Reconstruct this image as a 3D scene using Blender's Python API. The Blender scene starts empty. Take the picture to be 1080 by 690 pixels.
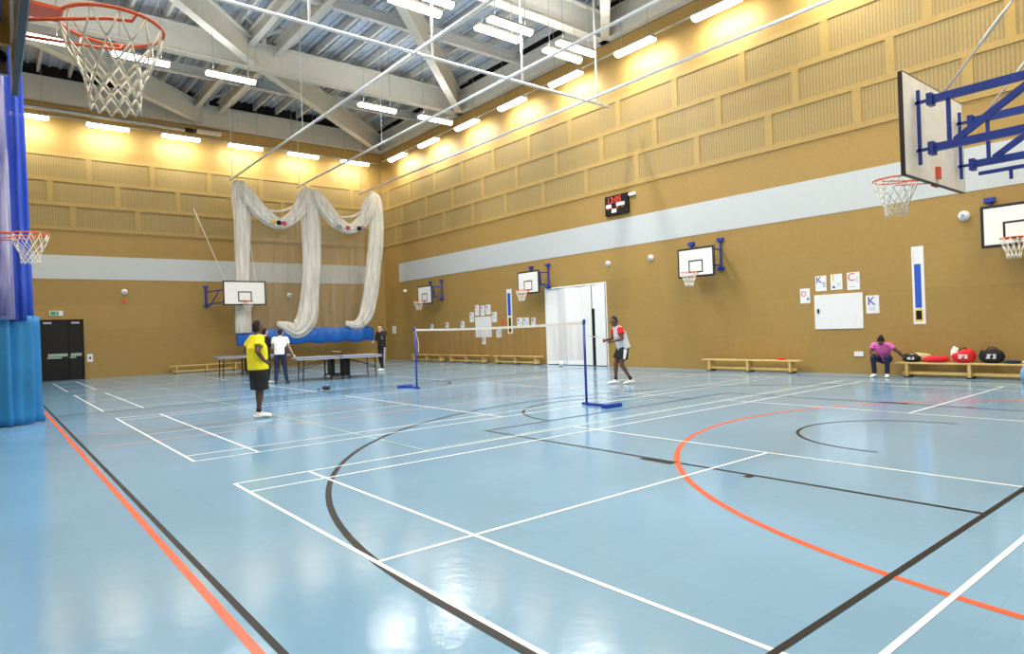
import bpy, math, random
from math import pi, sin, cos, radians
from mathutils import Vector as V, Matrix
random.seed(7)
COL = bpy.context.scene.collection
SC = bpy.context.scene

# ---------------------------------------------------------------- materials
def lin(c):
    return tuple(((v/255)/12.92 if v/255 <= .04045 else ((v/255+.055)/1.055)**2.4) for v in c) + (1,)
def newmat(name):
    m = bpy.data.materials.new(name); m.use_nodes = True
    nt = m.node_tree; b = nt.nodes['Principled BSDF']
    return m, nt, b
def sc(nt, a, op, b=None):
    n = nt.nodes.new('ShaderNodeMath'); n.operation = op
    for i, v in enumerate((a, b)):
        if v is None: continue
        if isinstance(v, (int, float)): n.inputs[i].default_value = v
        else: nt.links.new(v, n.inputs[i])
    return n.outputs[0]
def mat(name, c, rough=.6, metal=0, var=.08, nscale=6, bump=0, bscale=40, spec=.5, alpha=1):
    m, nt, b = newmat(name)
    b.inputs['Roughness'].default_value = rough; b.inputs['Metallic'].default_value = metal
    b.inputs['Specular IOR Level'].default_value = spec
    tc = nt.nodes.new('ShaderNodeTexCoord')
    nz = nt.nodes.new('ShaderNodeTexNoise'); nz.inputs['Scale'].default_value = nscale; nz.inputs['Detail'].default_value = 4
    nt.links.new(tc.outputs['Object'], nz.inputs['Vector'])
    r = nt.nodes.new('ShaderNodeValToRGB'); l = lin(c)
    r.color_ramp.elements[0].position = .3; r.color_ramp.elements[1].position = .7
    r.color_ramp.elements[0].color = tuple(x*(1-var) for x in l[:3])+(1,)
    r.color_ramp.elements[1].color = tuple(min(1, x*(1+var)) for x in l[:3])+(1,)
    nt.links.new(nz.outputs['Fac'], r.inputs[0]); nt.links.new(r.outputs[0], b.inputs['Base Color'])
    if bump:
        n2 = nt.nodes.new('ShaderNodeTexNoise'); n2.inputs['Scale'].default_value = bscale
        nt.links.new(tc.outputs['Object'], n2.inputs['Vector'])
        bp = nt.nodes.new('ShaderNodeBump'); bp.inputs['Strength'].default_value = bump; bp.inputs['Distance'].default_value = .01
        nt.links.new(n2.outputs['Fac'], bp.inputs['Height']); nt.links.new(bp.outputs[0], b.inputs['Normal'])
    if alpha < 1: b.inputs['Alpha'].default_value = alpha
    return m
def emit(name, c, s):
    m, nt, b = newmat(name)
    b.inputs['Base Color'].default_value = lin(c); b.inputs['Emission Color'].default_value = lin(c)
    b.inputs['Emission Strength'].default_value = s
    return m
def wood_wall(name, axis, c, slots=False, ply=True):
    """wall board; AXIS 0 for a wall running along x, 1 along y"""
    m, nt, b = newmat(name)
    b.inputs['Roughness'].default_value = .55; b.inputs['Specular IOR Level'].default_value = .3
    tc = nt.nodes.new('ShaderNodeTexCoord'); s = nt.nodes.new('ShaderNodeSeparateXYZ'); nt.links.new(tc.outputs['Object'], s.inputs[0])
    cb = nt.nodes.new('ShaderNodeCombineXYZ'); nt.links.new(s.outputs[axis], cb.inputs[0]); nt.links.new(s.outputs[2], cb.inputs[1])
    l = lin(c)
    br = nt.nodes.new('ShaderNodeTexBrick'); nt.links.new(cb.outputs[0], br.inputs['Vector'])
    br.inputs['Scale'].default_value = 1; br.inputs['Brick Width'].default_value = 2.44; br.inputs['Row Height'].default_value = 1.03
    br.inputs['Mortar Size'].default_value = .006 if ply else 0
    v = .05
    br.inputs['Color1'].default_value = tuple(x*(1-v) for x in l[:3])+(1,); br.inputs['Color2'].default_value = tuple(x*(1+v) for x in l[:3])+(1,)
    br.inputs['Mortar'].default_value = tuple(x*.9 for x in l[:3])+(1,)
    nz = nt.nodes.new('ShaderNodeTexNoise'); nz.inputs['Scale'].default_value = 9; nz.inputs['Detail'].default_value = 6
    nt.links.new(tc.outputs['Object'], nz.inputs['Vector'])
    f = sc(nt, sc(nt, nz.outputs['Fac'], 'MULTIPLY', .22), 'ADD', .89)
    if slots:
        fr = sc(nt, sc(nt, s.outputs[axis], 'MULTIPLY', 1/.085), 'FRACT')
        sl = sc(nt, fr, 'LESS_THAN', .34)
        f = sc(nt, f, 'MULTIPLY', sc(nt, 1, 'SUBTRACT', sc(nt, sl, 'MULTIPLY', .26)))
    mx = nt.nodes.new('ShaderNodeVectorMath'); mx.operation = 'SCALE'
    nt.links.new(br.outputs['Color'], mx.inputs[0]); nt.links.new(f, mx.inputs['Scale'])
    nt.links.new(mx.outputs[0], b.inputs['Base Color'])
    return m
def net_mat(name, c, a, cell=.05, c2=None):
    """knotted netting seen from afar: woven cords with holes between them"""
    m, nt, b = newmat(name)
    b.inputs['Roughness'].default_value = .9
    tc = nt.nodes.new('ShaderNodeTexCoord')
    nz = nt.nodes.new('ShaderNodeTexNoise'); nz.inputs['Scale'].default_value = 2.2; nz.inputs['Detail'].default_value = 6
    mp = nt.nodes.new('ShaderNodeMapping'); mp.inputs['Scale'].default_value = (3, 3, .3)
    nt.links.new(tc.outputs['Object'], mp.inputs[0]); nt.links.new(mp.outputs[0], nz.inputs['Vector'])
    r = nt.nodes.new('ShaderNodeValToRGB'); r.color_ramp.elements[0].position = .35; r.color_ramp.elements[1].position = .65
    r.color_ramp.elements[0].color = lin(c); r.color_ramp.elements[1].color = lin(c2 or c)
    nt.links.new(nz.outputs['Fac'], r.inputs[0]); nt.links.new(r.outputs[0], b.inputs['Base Color'])
    al = sc(nt, sc(nt, nz.outputs['Fac'], 'MULTIPLY', .5), 'ADD', a-.25)
    nt.links.new(al, b.inputs['Alpha'])
    return m
def floor_mat():
    m, nt, b = newmat('vinyl_floor')
    tc = nt.nodes.new('ShaderNodeTexCoord')
    nz = nt.nodes.new('ShaderNodeTexNoise'); nz.inputs['Scale'].default_value = .55; nz.inputs['Detail'].default_value = 7
    nt.links.new(tc.outputs['Object'], nz.inputs['Vector'])
    br = nt.nodes.new('ShaderNodeTexBrick'); nt.links.new(tc.outputs['Object'], br.inputs['Vector'])
    br.inputs['Scale'].default_value = 1; br.inputs['Brick Width'].default_value = .5; br.inputs['Row Height'].default_value = .5; br.offset = 0
    br.inputs['Mortar Size'].default_value = .002
    l = lin(FLOOR_C)
    br.inputs['Color1'].default_value = tuple(x*.975 for x in l[:3])+(1,); br.inputs['Color2'].default_value = tuple(x*1.02 for x in l[:3])+(1,)
    br.inputs['Mortar'].default_value = tuple(x*.9 for x in l[:3])+(1,)
    f = sc(nt, sc(nt, nz.outputs['Fac'], 'MULTIPLY', .16), 'ADD', .92)
    mx = nt.nodes.new('ShaderNodeVectorMath'); mx.operation = 'SCALE'
    nt.links.new(br.outputs['Color'], mx.inputs[0]); nt.links.new(f, mx.inputs['Scale']); nt.links.new(mx.outputs[0], b.inputs['Base Color'])
    n3 = nt.nodes.new('ShaderNodeTexNoise'); n3.inputs['Scale'].default_value = 11; n3.inputs['Detail'].default_value = 3
    nt.links.new(tc.outputs['Object'], n3.inputs['Vector'])
    bp = nt.nodes.new('ShaderNodeBump'); bp.inputs['Strength'].default_value = .16; bp.inputs['Distance'].default_value = .01
    nt.links.new(n3.outputs['Fac'], bp.inputs['Height']); nt.links.new(bp.outputs[0], b.inputs['Normal'])
    b.inputs['Roughness'].default_value = .14; b.inputs['Specular IOR Level'].default_value = .5
    return m
FLOOR_C = (118, 160, 193)
M = {}
M['floor'] = floor_mat()
M['line_white'] = mat('line_white', (236, 240, 240), .35); M['line_black'] = mat('line_black', (20, 17, 16), .45, spec=.2, var=.15, nscale=3)
M['line_red'] = mat('line_red', (222, 84, 44), .35, var=.1); M['line_green'] = mat('line_green', (150, 190, 165), .35)
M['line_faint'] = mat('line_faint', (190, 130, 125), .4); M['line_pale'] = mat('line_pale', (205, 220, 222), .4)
GOLD = (160, 131, 75); GOLD_T = (168, 141, 84); PAN = (158, 136, 88)
for ax, n in ((0, 'x'), (1, 'y')):
    M['ply_'+n] = wood_wall('birch_ply_'+n, ax, GOLD); M['slot_'+n] = wood_wall('slotted_panel_'+n, ax, PAN, True, False)
    M['batten_'+n] = wood_wall('batten_'+n, ax, GOLD_T, False, False)
M['stripe'] = mat('grey_stripe', (186, 193, 197), .5, var=.02)
M['steel'] = mat('steel_paint', (203, 202, 194), .5, var=.04); M['deck'] = mat('roof_deck', (186, 197, 212), .5, metal=0, var=.15)
M['joist'] = mat('joist_paint', (205, 206, 204), .5); M['dark'] = mat('gap_shade', (28, 26, 26), .8)
M['white_tube'] = mat('white_tube', (215, 218, 222), .4); M['alu'] = mat('galvanised', (170, 172, 172), .35, metal=.7)
M['housing'] = mat('lamp_housing', (170, 165, 155), .5); M['glow'] = emit('lamp_diffuser', (255, 250, 238), 14)
M['orange'] = mat('rim_orange', (222, 92, 44), .4); M['cord'] = mat('net_cord', (228, 224, 214), .8)
M['board_white'] = mat('board_white', (238, 240, 240), .35, var=.02); M['board_line'] = mat('board_black', (30, 32, 38), .4)
M['board_back'] = mat('board_back', (248, 248, 245), .5); M['blue'] = mat('blue_steel', (28, 58, 150), .4)
M['board_grey'] = mat('board_edge', (88, 96, 106), .4)
M['pole_blue'] = mat('post_blue', (24, 60, 160), .35)
M['bench'] = mat('bench_wood', (214, 182, 116), .45, var=.12, nscale=4); M['bench_dark'] = mat('brown_wood', (160, 128, 72), .5)  # second one is a darker brown for wall trim and hoop board bars
M['rubber'] = mat('rubber', (25, 25, 28), .7)
M['paper'] = mat('paper', (226, 228, 232), .7, var=.02); M['ink_blue'] = mat('ink_blue', (58, 60, 150), .6); M['ink_red'] = mat('ink_red', (205, 60, 80), .6)
M['ink_yellow'] = mat('ink_yellow', (225, 190, 70), .6); M['ink_grey'] = mat('ink_grey', (165, 168, 185), .6)
M['banner_blue'] = mat('banner_blue', (34, 84, 196), .5); M['black'] = mat('black_paint', (13, 13, 15), .5, spec=.3, var=.2)
M['led_red'] = emit('led_red', (225, 55, 45), .6)
M['skirt'] = mat('curtain_skirt', (30, 120, 180), .6, var=.12, nscale=2); M['net_blue'] = net_mat('netting_blue', (16, 66, 190), .9, c2=(60, 88, 190))
M['net_pale'] = net_mat('netting_pale', (120, 116, 175), .62, c2=(200, 198, 225)); M['net_white'] = net_mat('netting_white', (214, 211, 204), .88, c2=(234, 232, 226))
M['net_thin'] = net_mat('netting_thin', (206, 190, 170), .22); M['net_court'] = net_mat('netting_court', (120, 70, 45), .14)
M['tarp'] = mat('blue_tarp', (22, 98, 190), .45, var=.15, nscale=2, bump=.6, bscale=5)
M['door_white'] = mat('door_white', (240, 241, 241), .5, var=.02); M['table_top'] = mat('table_grey_blue', (118, 128, 150), .4)
M['bar_green'] = mat('pale_green_bar', (150, 172, 160), .4); M['sign_green'] = mat('sign_green', (30, 150, 90), .5)
SK1 = mat('skin_dark', (92, 60, 46), .5, var=.05); SK2 = mat('skin_dark_two', (104, 70, 56), .5, var=.05); SK3 = mat('skin_light', (206, 164, 140), .5, var=.05)
def cloth(n, c): return mat('cloth_'+n, c, .85, var=.07, nscale=12, bump=.5, bscale=14)
CL = {n: cloth(n, c) for n, c in dict(yellow=(240, 226, 34), black=(24, 24, 28), white=(232, 234, 238), navy=(30, 38, 70), red=(214, 30, 42),
      pink=(228, 108, 192), grey=(150, 156, 162), palegrey=(206, 208, 214), hair=(22, 18, 18), shoe=(238, 238, 236), beige=(206, 188, 140), sock=(26, 28, 36)).items()}

# ---------------------------------------------------------------- mesh builder
class MB:
    def __init__(s): s.v = []; s.f = []; s.m = []; s.mats = []
    def mi(s, m):
        if m not in s.mats: s.mats.append(m)
        return s.mats.index(m)
    def add(s, vs, fs, m):
        k = len(s.v); i = s.mi(m); s.v += [tuple(v) for v in vs]
        for f in fs: s.f.append([k+j for j in f]); s.m.append(i)
    def box(s, x0, x1, y0, y1, z0, z1, m):
        vs = [(x, y, z) for z in (z0, z1) for y in (y0, y1) for x in (x0, x1)]
        s.add(vs, [(0, 2, 3, 1), (4, 5, 7, 6), (0, 1, 5, 4), (2, 6, 7, 3), (0, 4, 6, 2), (1, 3, 7, 5)], m); return s
    def quad(s, a, b, c, d, m): s.add([a, b, c, d], [(0, 1, 2, 3)], m); return s
    def frame(s, p, q, up=None):
        d = (V(q)-V(p)).normalized(); u = V(up) if up else (V((0, 0, 1)) if abs(d.z) < .95 else V((0, 1, 0)))
        l = u.cross(d).normalized(); u = d.cross(l).normalized(); return d, l, u
    def bar(s, p, q, w, h, m, up=None):
        d, l, u = s.frame(p, q, up); p = V(p); q = V(q)
        vs = [a+l*(sx*w/2)+u*(sy*h/2) for a in (p, q) for sx, sy in ((-1, -1), (1, -1), (1, 1), (-1, 1))]
        s.add(vs, [(3, 2, 1, 0), (4, 5, 6, 7), (0, 1, 5, 4), (1, 2, 6, 5), (2, 3, 7, 6), (3, 0, 4, 7)], m); return s
    def tube(s, pts, r, m, n=8, closed=False, caps=True):
        pts = [V(p) for p in pts]; N = len(pts); rings = []
        rr = r if isinstance(r, (list, tuple)) else [r]*N
        d0 = (pts[1]-pts[0]).normalized(); u = V((0, 0, 1)) if abs(d0.z) < .9 else V((1, 0, 0)); l = u.cross(d0).normalized()
        for i, p in enumerate(pts):
            a = pts[(i-1) % N] if closed or i else p; b = pts[(i+1) % N] if closed or i < N-1 else p
            d = (b-a); d = d.normalized() if d.length > 1e-9 else d0
            l = (l-d*l.dot(d)).normalized(); w = d.cross(l)
            rings.append([p+l*(rr[i]*cos(2*pi*k/n))+w*(rr[i]*sin(2*pi*k/n)) for k in range(n)])
        vs = [v for g in rings for v in g]; fs = []
        for i in range(N if closed else N-1):
            j = (i+1) % N
            for k in range(n): fs.append((i*n+k, i*n+(k+1) % n, j*n+(k+1) % n, j*n+k))
        if caps and not closed: fs += [tuple(range(n))[::-1], tuple((N-1)*n+k for k in range(n))]
        s.add(vs, fs, m); return s
    def ring(s, c, R, r, m, n=36, axis='z', k=8):
        c = V(c); ax = {'z': (V((1, 0, 0)), V((0, 1, 0))), 'x': (V((0, 1, 0)), V((0, 0, 1))), 'y': (V((1, 0, 0)), V((0, 0, 1)))}[axis]
        return s.tube([c+ax[0]*(R*cos(2*pi*i/n))+ax[1]*(R*sin(2*pi*i/n)) for i in range(n)], r, m, k, closed=True)
    def ball(s, c, rx, ry, rz, m, n=14, k=9):
        c = V(c); vs = [c+V((0, 0, rz))]
        for i in range(1, k):
            t = pi*i/k
            for j in range(n): vs.append(c+V((rx*sin(t)*cos(2*pi*j/n), ry*sin(t)*sin(2*pi*j/n), rz*cos(t))))
        vs.append(c-V((0, 0, rz))); fs = []
        for j in range(n): fs.append((0, 1+j, 1+(j+1) % n)); fs.append((len(vs)-1, 1+(k-2)*n+(j+1) % n, 1+(k-2)*n+j))
        for i in range(k-2):
            for j in range(n): a = 1+i*n; fs.append((a+j, a+n+j, a+n+(j+1) % n, a+(j+1) % n))
        s.add(vs, fs, m); return s
    def loft(s, rings, m, caps=True, closed_ring=True):
        n = len(rings[0]); vs = [v for g in rings for v in g]; fs = []
        for i in range(len(rings)-1):
            for k in range(n if closed_ring else n-1): fs.append((i*n+k, i*n+(k+1) % n, (i+1)*n+(k+1) % n, (i+1)*n+k))
        if caps and closed_ring: fs += [tuple(range(n))[::-1], tuple((len(rings)-1)*n+k for k in range(n))]
        s.add(vs, fs, m); return s
    def build(s, name, parent=None, smooth=False, bevel=0, origin=None, remesh=0, label=None):
        me = bpy.data.meshes.new(name)
        o0 = V(origin) if origin else V((0, 0, 0))
        me.from_pydata([tuple(V(v)-o0) for v in s.v], [], s.f)
        for m in s.mats: me.materials.append(m)
        me.polygons.foreach_set('material_index', s.m)
        o = bpy.data.objects.new(name, me); COL.objects.link(o); o.location = o0
        if remesh:
            r = o.modifiers.new('r', 'REMESH'); r.mode = 'VOXEL'; r.voxel_size = remesh
            w = o.modifiers.new('s', 'SMOOTH'); w.factor = .5; w.iterations = 3
            dg = bpy.context.evaluated_depsgraph_get(); nm = bpy.data.meshes.new_from_object(o.evaluated_get(dg))
            o.modifiers.clear(); o.data = nm; bpy.data.meshes.remove(me); me = nm; me.name = name
            if not me.materials: me.materials.append(s.mats[0])
            smooth = True
        me.validate(); me.update()
        if smooth: me.polygons.foreach_set('use_smooth', [True]*len(me.polygons))
        if bevel:
            b = o.modifiers.new('b', 'BEVEL'); b.width = bevel; b.segments = 2; b.limit_method = 'ANGLE'
        if parent: o.parent = parent
        if label: o['label'] = label
        return o
def tag(o, label, cat, group=None):
    o['label'] = label; o['category'] = cat
    if group: o['group'] = group
    return o
def struct(o, label=None):
    o['kind'] = 'structure'
    if label: o['label'] = label
    return o
def empty(name, loc, rz=0):
    o = bpy.data.objects.new(name, None); COL.objects.link(o); o.location = loc; o.rotation_euler.z = rz; o.empty_display_size = .1
    return o
def kids(o): return [c for c in bpy.data.objects if c.parent == o]
def copy_tree(o, parent=None):
    c = o.copy(); COL.objects.link(c); c.parent = parent
    for ch in kids(o): copy_tree(ch, c)
    return c
def text(name, body, size, m, loc, rot, parent=None, ext=.002):
    cu = bpy.data.curves.new(name, 'FONT'); cu.body = body; cu.size = size; cu.extrude = ext; cu.align_x = 'CENTER'; cu.align_y = 'CENTER'
    t = bpy.data.objects.new(name, cu); COL.objects.link(t)
    dg = bpy.context.evaluated_depsgraph_get(); me = bpy.data.meshes.new_from_object(t.evaluated_get(dg)); bpy.data.objects.remove(t)
    me.materials.clear(); me.materials.append(m)
    o = bpy.data.objects.new(name, me); COL.objects.link(o); o.location = loc; o.rotation_euler = rot
    if parent: o.parent = parent
    return o
ORD = ['first', 'second', 'third', 'fourth', 'fifth', 'sixth', 'seventh', 'eighth', 'ninth', 'tenth', 'eleventh', 'twelfth']

# ---------------------------------------------------------------- the hall
XL, XR, YS, YB = -.77, 17.23, -.64, 32.36
ZT, ZD = 11.38, 12.95
f = MB(); f.box(XL, XR, YS, YB, -.1, 0, M['floor'])
def fl(x0, x1, y0, y1, m, z=.0015): f.quad((x0, y0, z), (x1, y0, z), (x1, y1, z), (x0, y1, z), M[m])
def arc(cx, cy, R, w, a0, a1, m, z=.0012, n=64, ry=None):
    pts = []
    for i in range(n+1):
        a = radians(a0+(a1-a0)*i/n); k = (ry or R)/R
        pts.append([(cx+(R+s*w/2)*cos(a), cy+(R*k+s*w/2)*sin(a), z) for s in (-1, 1)])
    for i in range(n): f.quad(pts[i][0], pts[i][1], pts[i+1][1], pts[i+1][0], M[m])
X0 = 1.89
for ci, y0 in enumerate((.73, 8.48, 16.3, 24.2)):   # four badminton courts side by side
    w = .017; m = 'line_white'; x1 = X0+13.4; y1 = y0+6.1
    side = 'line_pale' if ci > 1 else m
    z = .002
    for x in (X0, X0+.76, X0+4.72, X0+8.68, x1-.76, x1): fl(x-w, x+w, y0, y1, m, z)
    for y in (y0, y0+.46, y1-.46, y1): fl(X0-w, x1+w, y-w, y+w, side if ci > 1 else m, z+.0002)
    fl(X0, X0+4.72, y0+3.05-w, y0+3.05+w, m, z+.0002); fl(X0+8.68, x1, y0+3.05-w, y0+3.05+w, m, z+.0002)
fl(1.0, 1.04, 1.5, 21.6, 'line_black'); fl(.91, .96, -.3, 22, 'line_red', .0012)
fl(1.0, 16.2, 1.49, 1.53, 'line_black', .0026); fl(16.15, 16.2, 1.5, 30, 'line_black')
arc(8.6, 3.06, 6.75, .055, 0, 180, 'line_black'); fl(1.85-.03, 1.85+.025, 1.5, 3.06, 'line_black'); fl(15.32, 15.37, 1.5, 3.06, 'line_black')
arc(8.6, 3.06, 1.25, .04, -5, 185, 'line_black')
fl(5.53, 5.58, 1.5, 7.55, 'line_black', .0013); fl(11.62, 11.67, 1.5, 7.55, 'line_black', .0013); fl(5.53, 11.67, 7.5, 7.55, 'line_black', .0013)
for x in (5.44, 11.62):
    for y in (4.2, 3.3): fl(x, x+.14, y, y+(.42 if y > 4 else .08), 'line_black', .0016)
arc(8.6, 7.52, 1.8, .045, 0, 180, 'line_black', .0014)
arc(8.75, .35, 5.0, .06, -4, 184, 'line_red', .0014)
arc(8.6, 16.3, 1.8, .05, 0, 360, 'line_black'); fl(1.05, 16.2, 16.1, 16.15, 'line_black')
fl(4.15, 4.175, 6.87, 24, 'line_green', .0011); fl(4.15, 13.1, 6.9, 6.93, 'line_green', .0011); fl(13.06, 13.1, 6.87, 24, 'line_green', .0011)
fl(1.2, 15.6, 10.7, 10.75, 'line_faint', .001); fl(1.2, 15.6, 12.2, 12.24, 'line_faint', .001)
struct(f.build('floor'), 'glossy pale blue sports hall floor with coloured court lines')

ROWS = [(6.36, 7.2, .8*2), (7.35, 8.2, .8), (8.36, 9.24, 0)]
def wall(name, label, axis, plane, sgn, a0, a1, stripe, gaps, hole=None):
    """AXIS the running direction; SGN +1 when the room lies on the lower side of PLANE"""
    n = 'xy'[axis]; w = MB()
    def bx(u0, u1, d0, d1, z0, z1, m):
        p, q = sorted((plane-sgn*d0, plane-sgn*d1))
        if axis: w.box(p, q, u0, u1, z0, z1, m)
        else: w.box(u0, u1, p, q, z0, z1, m)
    if hole:
        h0, h1, hz = hole
        bx(a0, h0, -.3, 0, 0, ZT, M['ply_'+n]); bx(h1, a1, -.3, 0, 0, ZT, M['ply_'+n]); bx(h0, h1, -.3, 0, hz, ZT, M['ply_'+n])
    else: bx(a0, a1, -.3, 0, 0, ZT, M['ply_'+n])
    bx(a0, a1, 0, .03, 6.2, 9.42, M['batten_'+n]) if False else None
    for z0, z1 in ((6.2, 6.36), (7.2, 7.35), (8.2, 8.36), (9.24, 9.4)): bx(a0, a1, 0, .03, z0, z1, M['batten_'+n])
    for (z0, z1, _), g in zip(ROWS, gaps):
        bx(a0, a1, 0, .006, z0, z1, M['slot_'+n])
        k = g-2.4*30
        while k < a1:
            if k > a0+.1: bx(k, min(k+.2, a1), 0, .03, z0, z1, M['batten_'+n])
            k += 2.38
    s0, s1 = stripe
    bx(s0, s1, 0, .012, 4.18, 5.16, M['stripe'])
    bx(a0, a1, -.28, -.02, ZT, ZD+.3, M['dark'])  # solid band, coloured dark for the shade in the gaps below the deck
    bx(a0, a1, 0, .012, 6.15, 6.175, M['bench_dark'])
    return struct(w.build(name), label)
wall('wall_right', 'golden plywood side wall with pale grey stripe and slotted panels', 1, XR, 1, YS, YB+.3, (YS, 30.67), (5.2, 6.78, 5.95), hole=(15.84, 19.08, 3.0))
wall('wall_back', 'golden plywood end wall with pale grey stripe', 0, YB, 1, XL-.3, XR+.3, (XL, 16.1), (3.4, 2.65, 1.63))
wall('wall_left', 'golden plywood wall behind the divider curtain', 1, XL, -1, YS, YB+.3, (YS, YB), (5.2, 6.78, 5.95))
wall('wall_front', 'golden plywood wall behind the camera', 0, YS, -1, XL-.3, XR+.3, (XL, XR), (3.4, 2.65, 1.63))

# roof: deck, joists and purlins in one, steel beams as things
c = MB(); c.box(XL-.3, XR+.3, YS-.3, YB+.3, ZD, ZD+.2, M['deck'])
x = XL+.1
while x < XR:      # trapezoid ribs of the deck
    c.box(x, x+.12, YS, YB, ZD-.06, ZD, M['deck']); x += .36
for i in range(17):
    x = XL+.5+i*1.07; c.box(x-.05, x+.05, YS, YB, ZD-.36, ZD-.06, M['joist'])
for y in (28.4, 20, 11.2, 3):
    c.box(XL, XR, y-.1, y+.1, 12.2, 12.26, M['joist']); c.box(XL, XR, y-.02, y+.02, 12.26, 12.6, M['joist']); c.box(XL, XR, y-.1, y+.1, 12.55, 12.6, M['joist'])
struct(c.build('ceiling'), 'ribbed blue-grey steel roof deck with pale joists')
def ibeam(p, q, zb, H, W, tf=.05, tw=.04):
    b = MB(); d, l, u = b.frame(p, q, (0, 0, 1)); p = V(p); q = V(q)
    def at(P, z): return (P.x, P.y, z)
    b.bar(at(p, zb+tf/2), at(q, zb+tf/2), W, tf, M['steel']); b.bar(at(p, zb+H-tf/2), at(q, zb+H-tf/2), W, tf, M['steel'])
    b.bar(at(p, zb+H/2), at(q, zb+H/2), tw, H-2*tf, M['steel'])
    n = int((q-p).length/2.2)
    return b
def beam(p, q, label, group, zb=ZT+.02, H=1.0, W=.36):
    b = ibeam(p, q, zb, H, W); tag(b.build('steel_beam'), label, 'roof beam', group)
BY = (24.4, 15.4, 7.0)
g = 'pale grey steel roof beams'
for y, s in zip(BY, ('deep grey cross beam nearest the end wall, spanning over the single lamps', 'deep grey cross beam just above the paired lamps', 'deep grey cross beam above the near end of the hall')):
    beam((XL, y, 0), (XR, y, 0), s, g)
beam((XL, YB-.14, 0), (XR, YB-.14, 0), 'grey edge beam resting on top of the end wall', g, W=.26)
beam((XR-.14, YS, 0), (XR-.14, YB-.3, 0), 'grey edge beam resting on top of the side wall with the scoreboard', g, W=.26)
beam((XL+.14, YS, 0), (XL+.14, YB-.3, 0), 'grey edge beam on top of the curtain side wall', g, W=.26)
XM = 8.2
dl = [((XL+.3, 24.6), (XM-.3, YB-.4), 'diagonal roof beam meeting the end wall at its middle'), ((XM+.2, 24.6), (XR-.3, YB-.4), 'diagonal roof beam ending in the corner above the net rails'),
      ((XL+.3, 15.6), (XM-.3, 24.2), 'diagonal roof beam meeting the far cross beam at its middle'), ((XM+.2, 15.6), (XR-.3, 24.2), 'diagonal roof beam from the paired lamps to the side wall'),
      ((XL+.3, 7.2), (XM-.3, 15.2), 'diagonal roof beam meeting the middle cross beam at mid span'), ((XM+.2, 7.2), (XR-.3, 15.2), 'diagonal roof beam ending on the side wall above the scoreboard')]
for p, q, s in dl: beam(p+(0,), q+(0,), s, g, zb=ZT+.04, H=.95, W=.3)
for x, s in ((7.7, 'curtain side'), (8.75, 'scoreboard side')):
    beam((x, .2, 0), (x, YB-.3, 0), 'shallow central long beam running down the hall, one nearer the %s' % s, g, zb=12.05, H=.54, W=.22)
# raking struts at the beam nodes
k = 0
for y in (YB, 24.4, 15.4):
    for x, nm in ((XM, 'mid span'), (XR-.4, 'the side wall')):
        st = empty('roof_strut', (x, y-.35, ZT+.9))
        tag(st, 'forked grey roof strut at %s on the %s cross line' % (nm, ('end wall', 'far', 'middle')[(YB, 24.4, 15.4).index(y)]), 'roof strut', 'forked struts under the roof deck')
        b = MB(); b.tube([(0, 0, 0), (0, 0, .35)], .1, M['steel'], 10); b.build('stem', st)
        for s in (-1, 1): b = MB(); b.tube([(0, 0, .3), (s*.25, -.1, .45), (s*.8, -.45, .66)], .085, M['steel'], 10); b.build('branch', st, smooth=True)

# ---------------------------------------------------------------- lamps
def area(loc, lx, ly, e, rz=0, warm=False):
    L = bpy.data.lights.new('lamp_or_fill_light', 'AREA'); L.shape = 'RECTANGLE'; L.size = lx; L.size_y = ly; L.energy = e; L.color = (1, .965, .81) if warm else (1, .985, .95)
    o = bpy.data.objects.new('lamp_or_fill_light', L); COL.objects.link(o); o.location = loc; o.rotation_euler = (0, 0, rz); return o
def make_lamp(drop, R0=.155):
    r = empty('strip_lamp', (0, 0, 0)); L = 1.55
    b = MB(); b.box(-L/2, L/2, -R0-.005, R0+.005, .09, .13, M['housing']); b.box(-L/2, L/2, -.09, .09, .13, .18, M['housing']); b.build('housing', r)
    b = MB(); rg = []
    for xx in (-L/2+.02, L/2-.02): rg.append([(xx, R0*cos(a), .085-.12*abs(sin(a))**.8) for a in [pi*i/12 for i in range(13)]])
    b.loft(rg, M['glow'], caps=False, closed_ring=False)
    for g_ in rg: b.add(g_, [tuple(range(13))], M['glow'])
    b.build('diffuser', r)
    for s in (-.55, .55):
        b = MB(); b.tube([(s, 0, .18), (s, 0, drop)], .01, M['alu'], 6); b.build('suspension_rod', r)
    return r
def put(proto, used, loc, rz, label, group, e, tilt=0):
    o = proto if not used else copy_tree(proto); o.location = loc; o.rotation_euler.z = rz
    tag(o, label, 'ceiling light', group); area((loc[0], loc[1], loc[2]-.065), 1.5, .2, e, rz, bool(tilt)).rotation_euler = (tilt, 0, rz)
    if e == EC:
        q = area((loc[0], loc[1], loc[2]+.2), 1.5, .16, EU, rz); q.rotation_euler = (pi, 0, rz)  # added upward fill to brighten the roof; the closed housings have no such opening
    return True
EW, EC, EU = 102, 122, 36
TL = radians(36); proto = make_lamp(ZD-10.47); u = False
for i in range(6): u = put(proto, u, (1.38+2.79*i, 31.6, 10.48), 0, 'strip lamp before the end wall, %s counting from the curtain' % ORD[i], 'strip lamps along the end wall', EW, TL)
yr = [29.35, 26.35, 23.15, 20.0, 16.9, 13.65, 10.6, 7.4, 4.2, 1.0]
for i, y in enumerate(yr): u = put(proto, u, (16.62, y, 10.45), pi/2, 'strip lamp along the scoreboard wall, %s counting from the far corner' % ORD[i], 'strip lamps along the scoreboard wall', EW, -TL)  # last three are out of view, added to light the near wall
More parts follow.
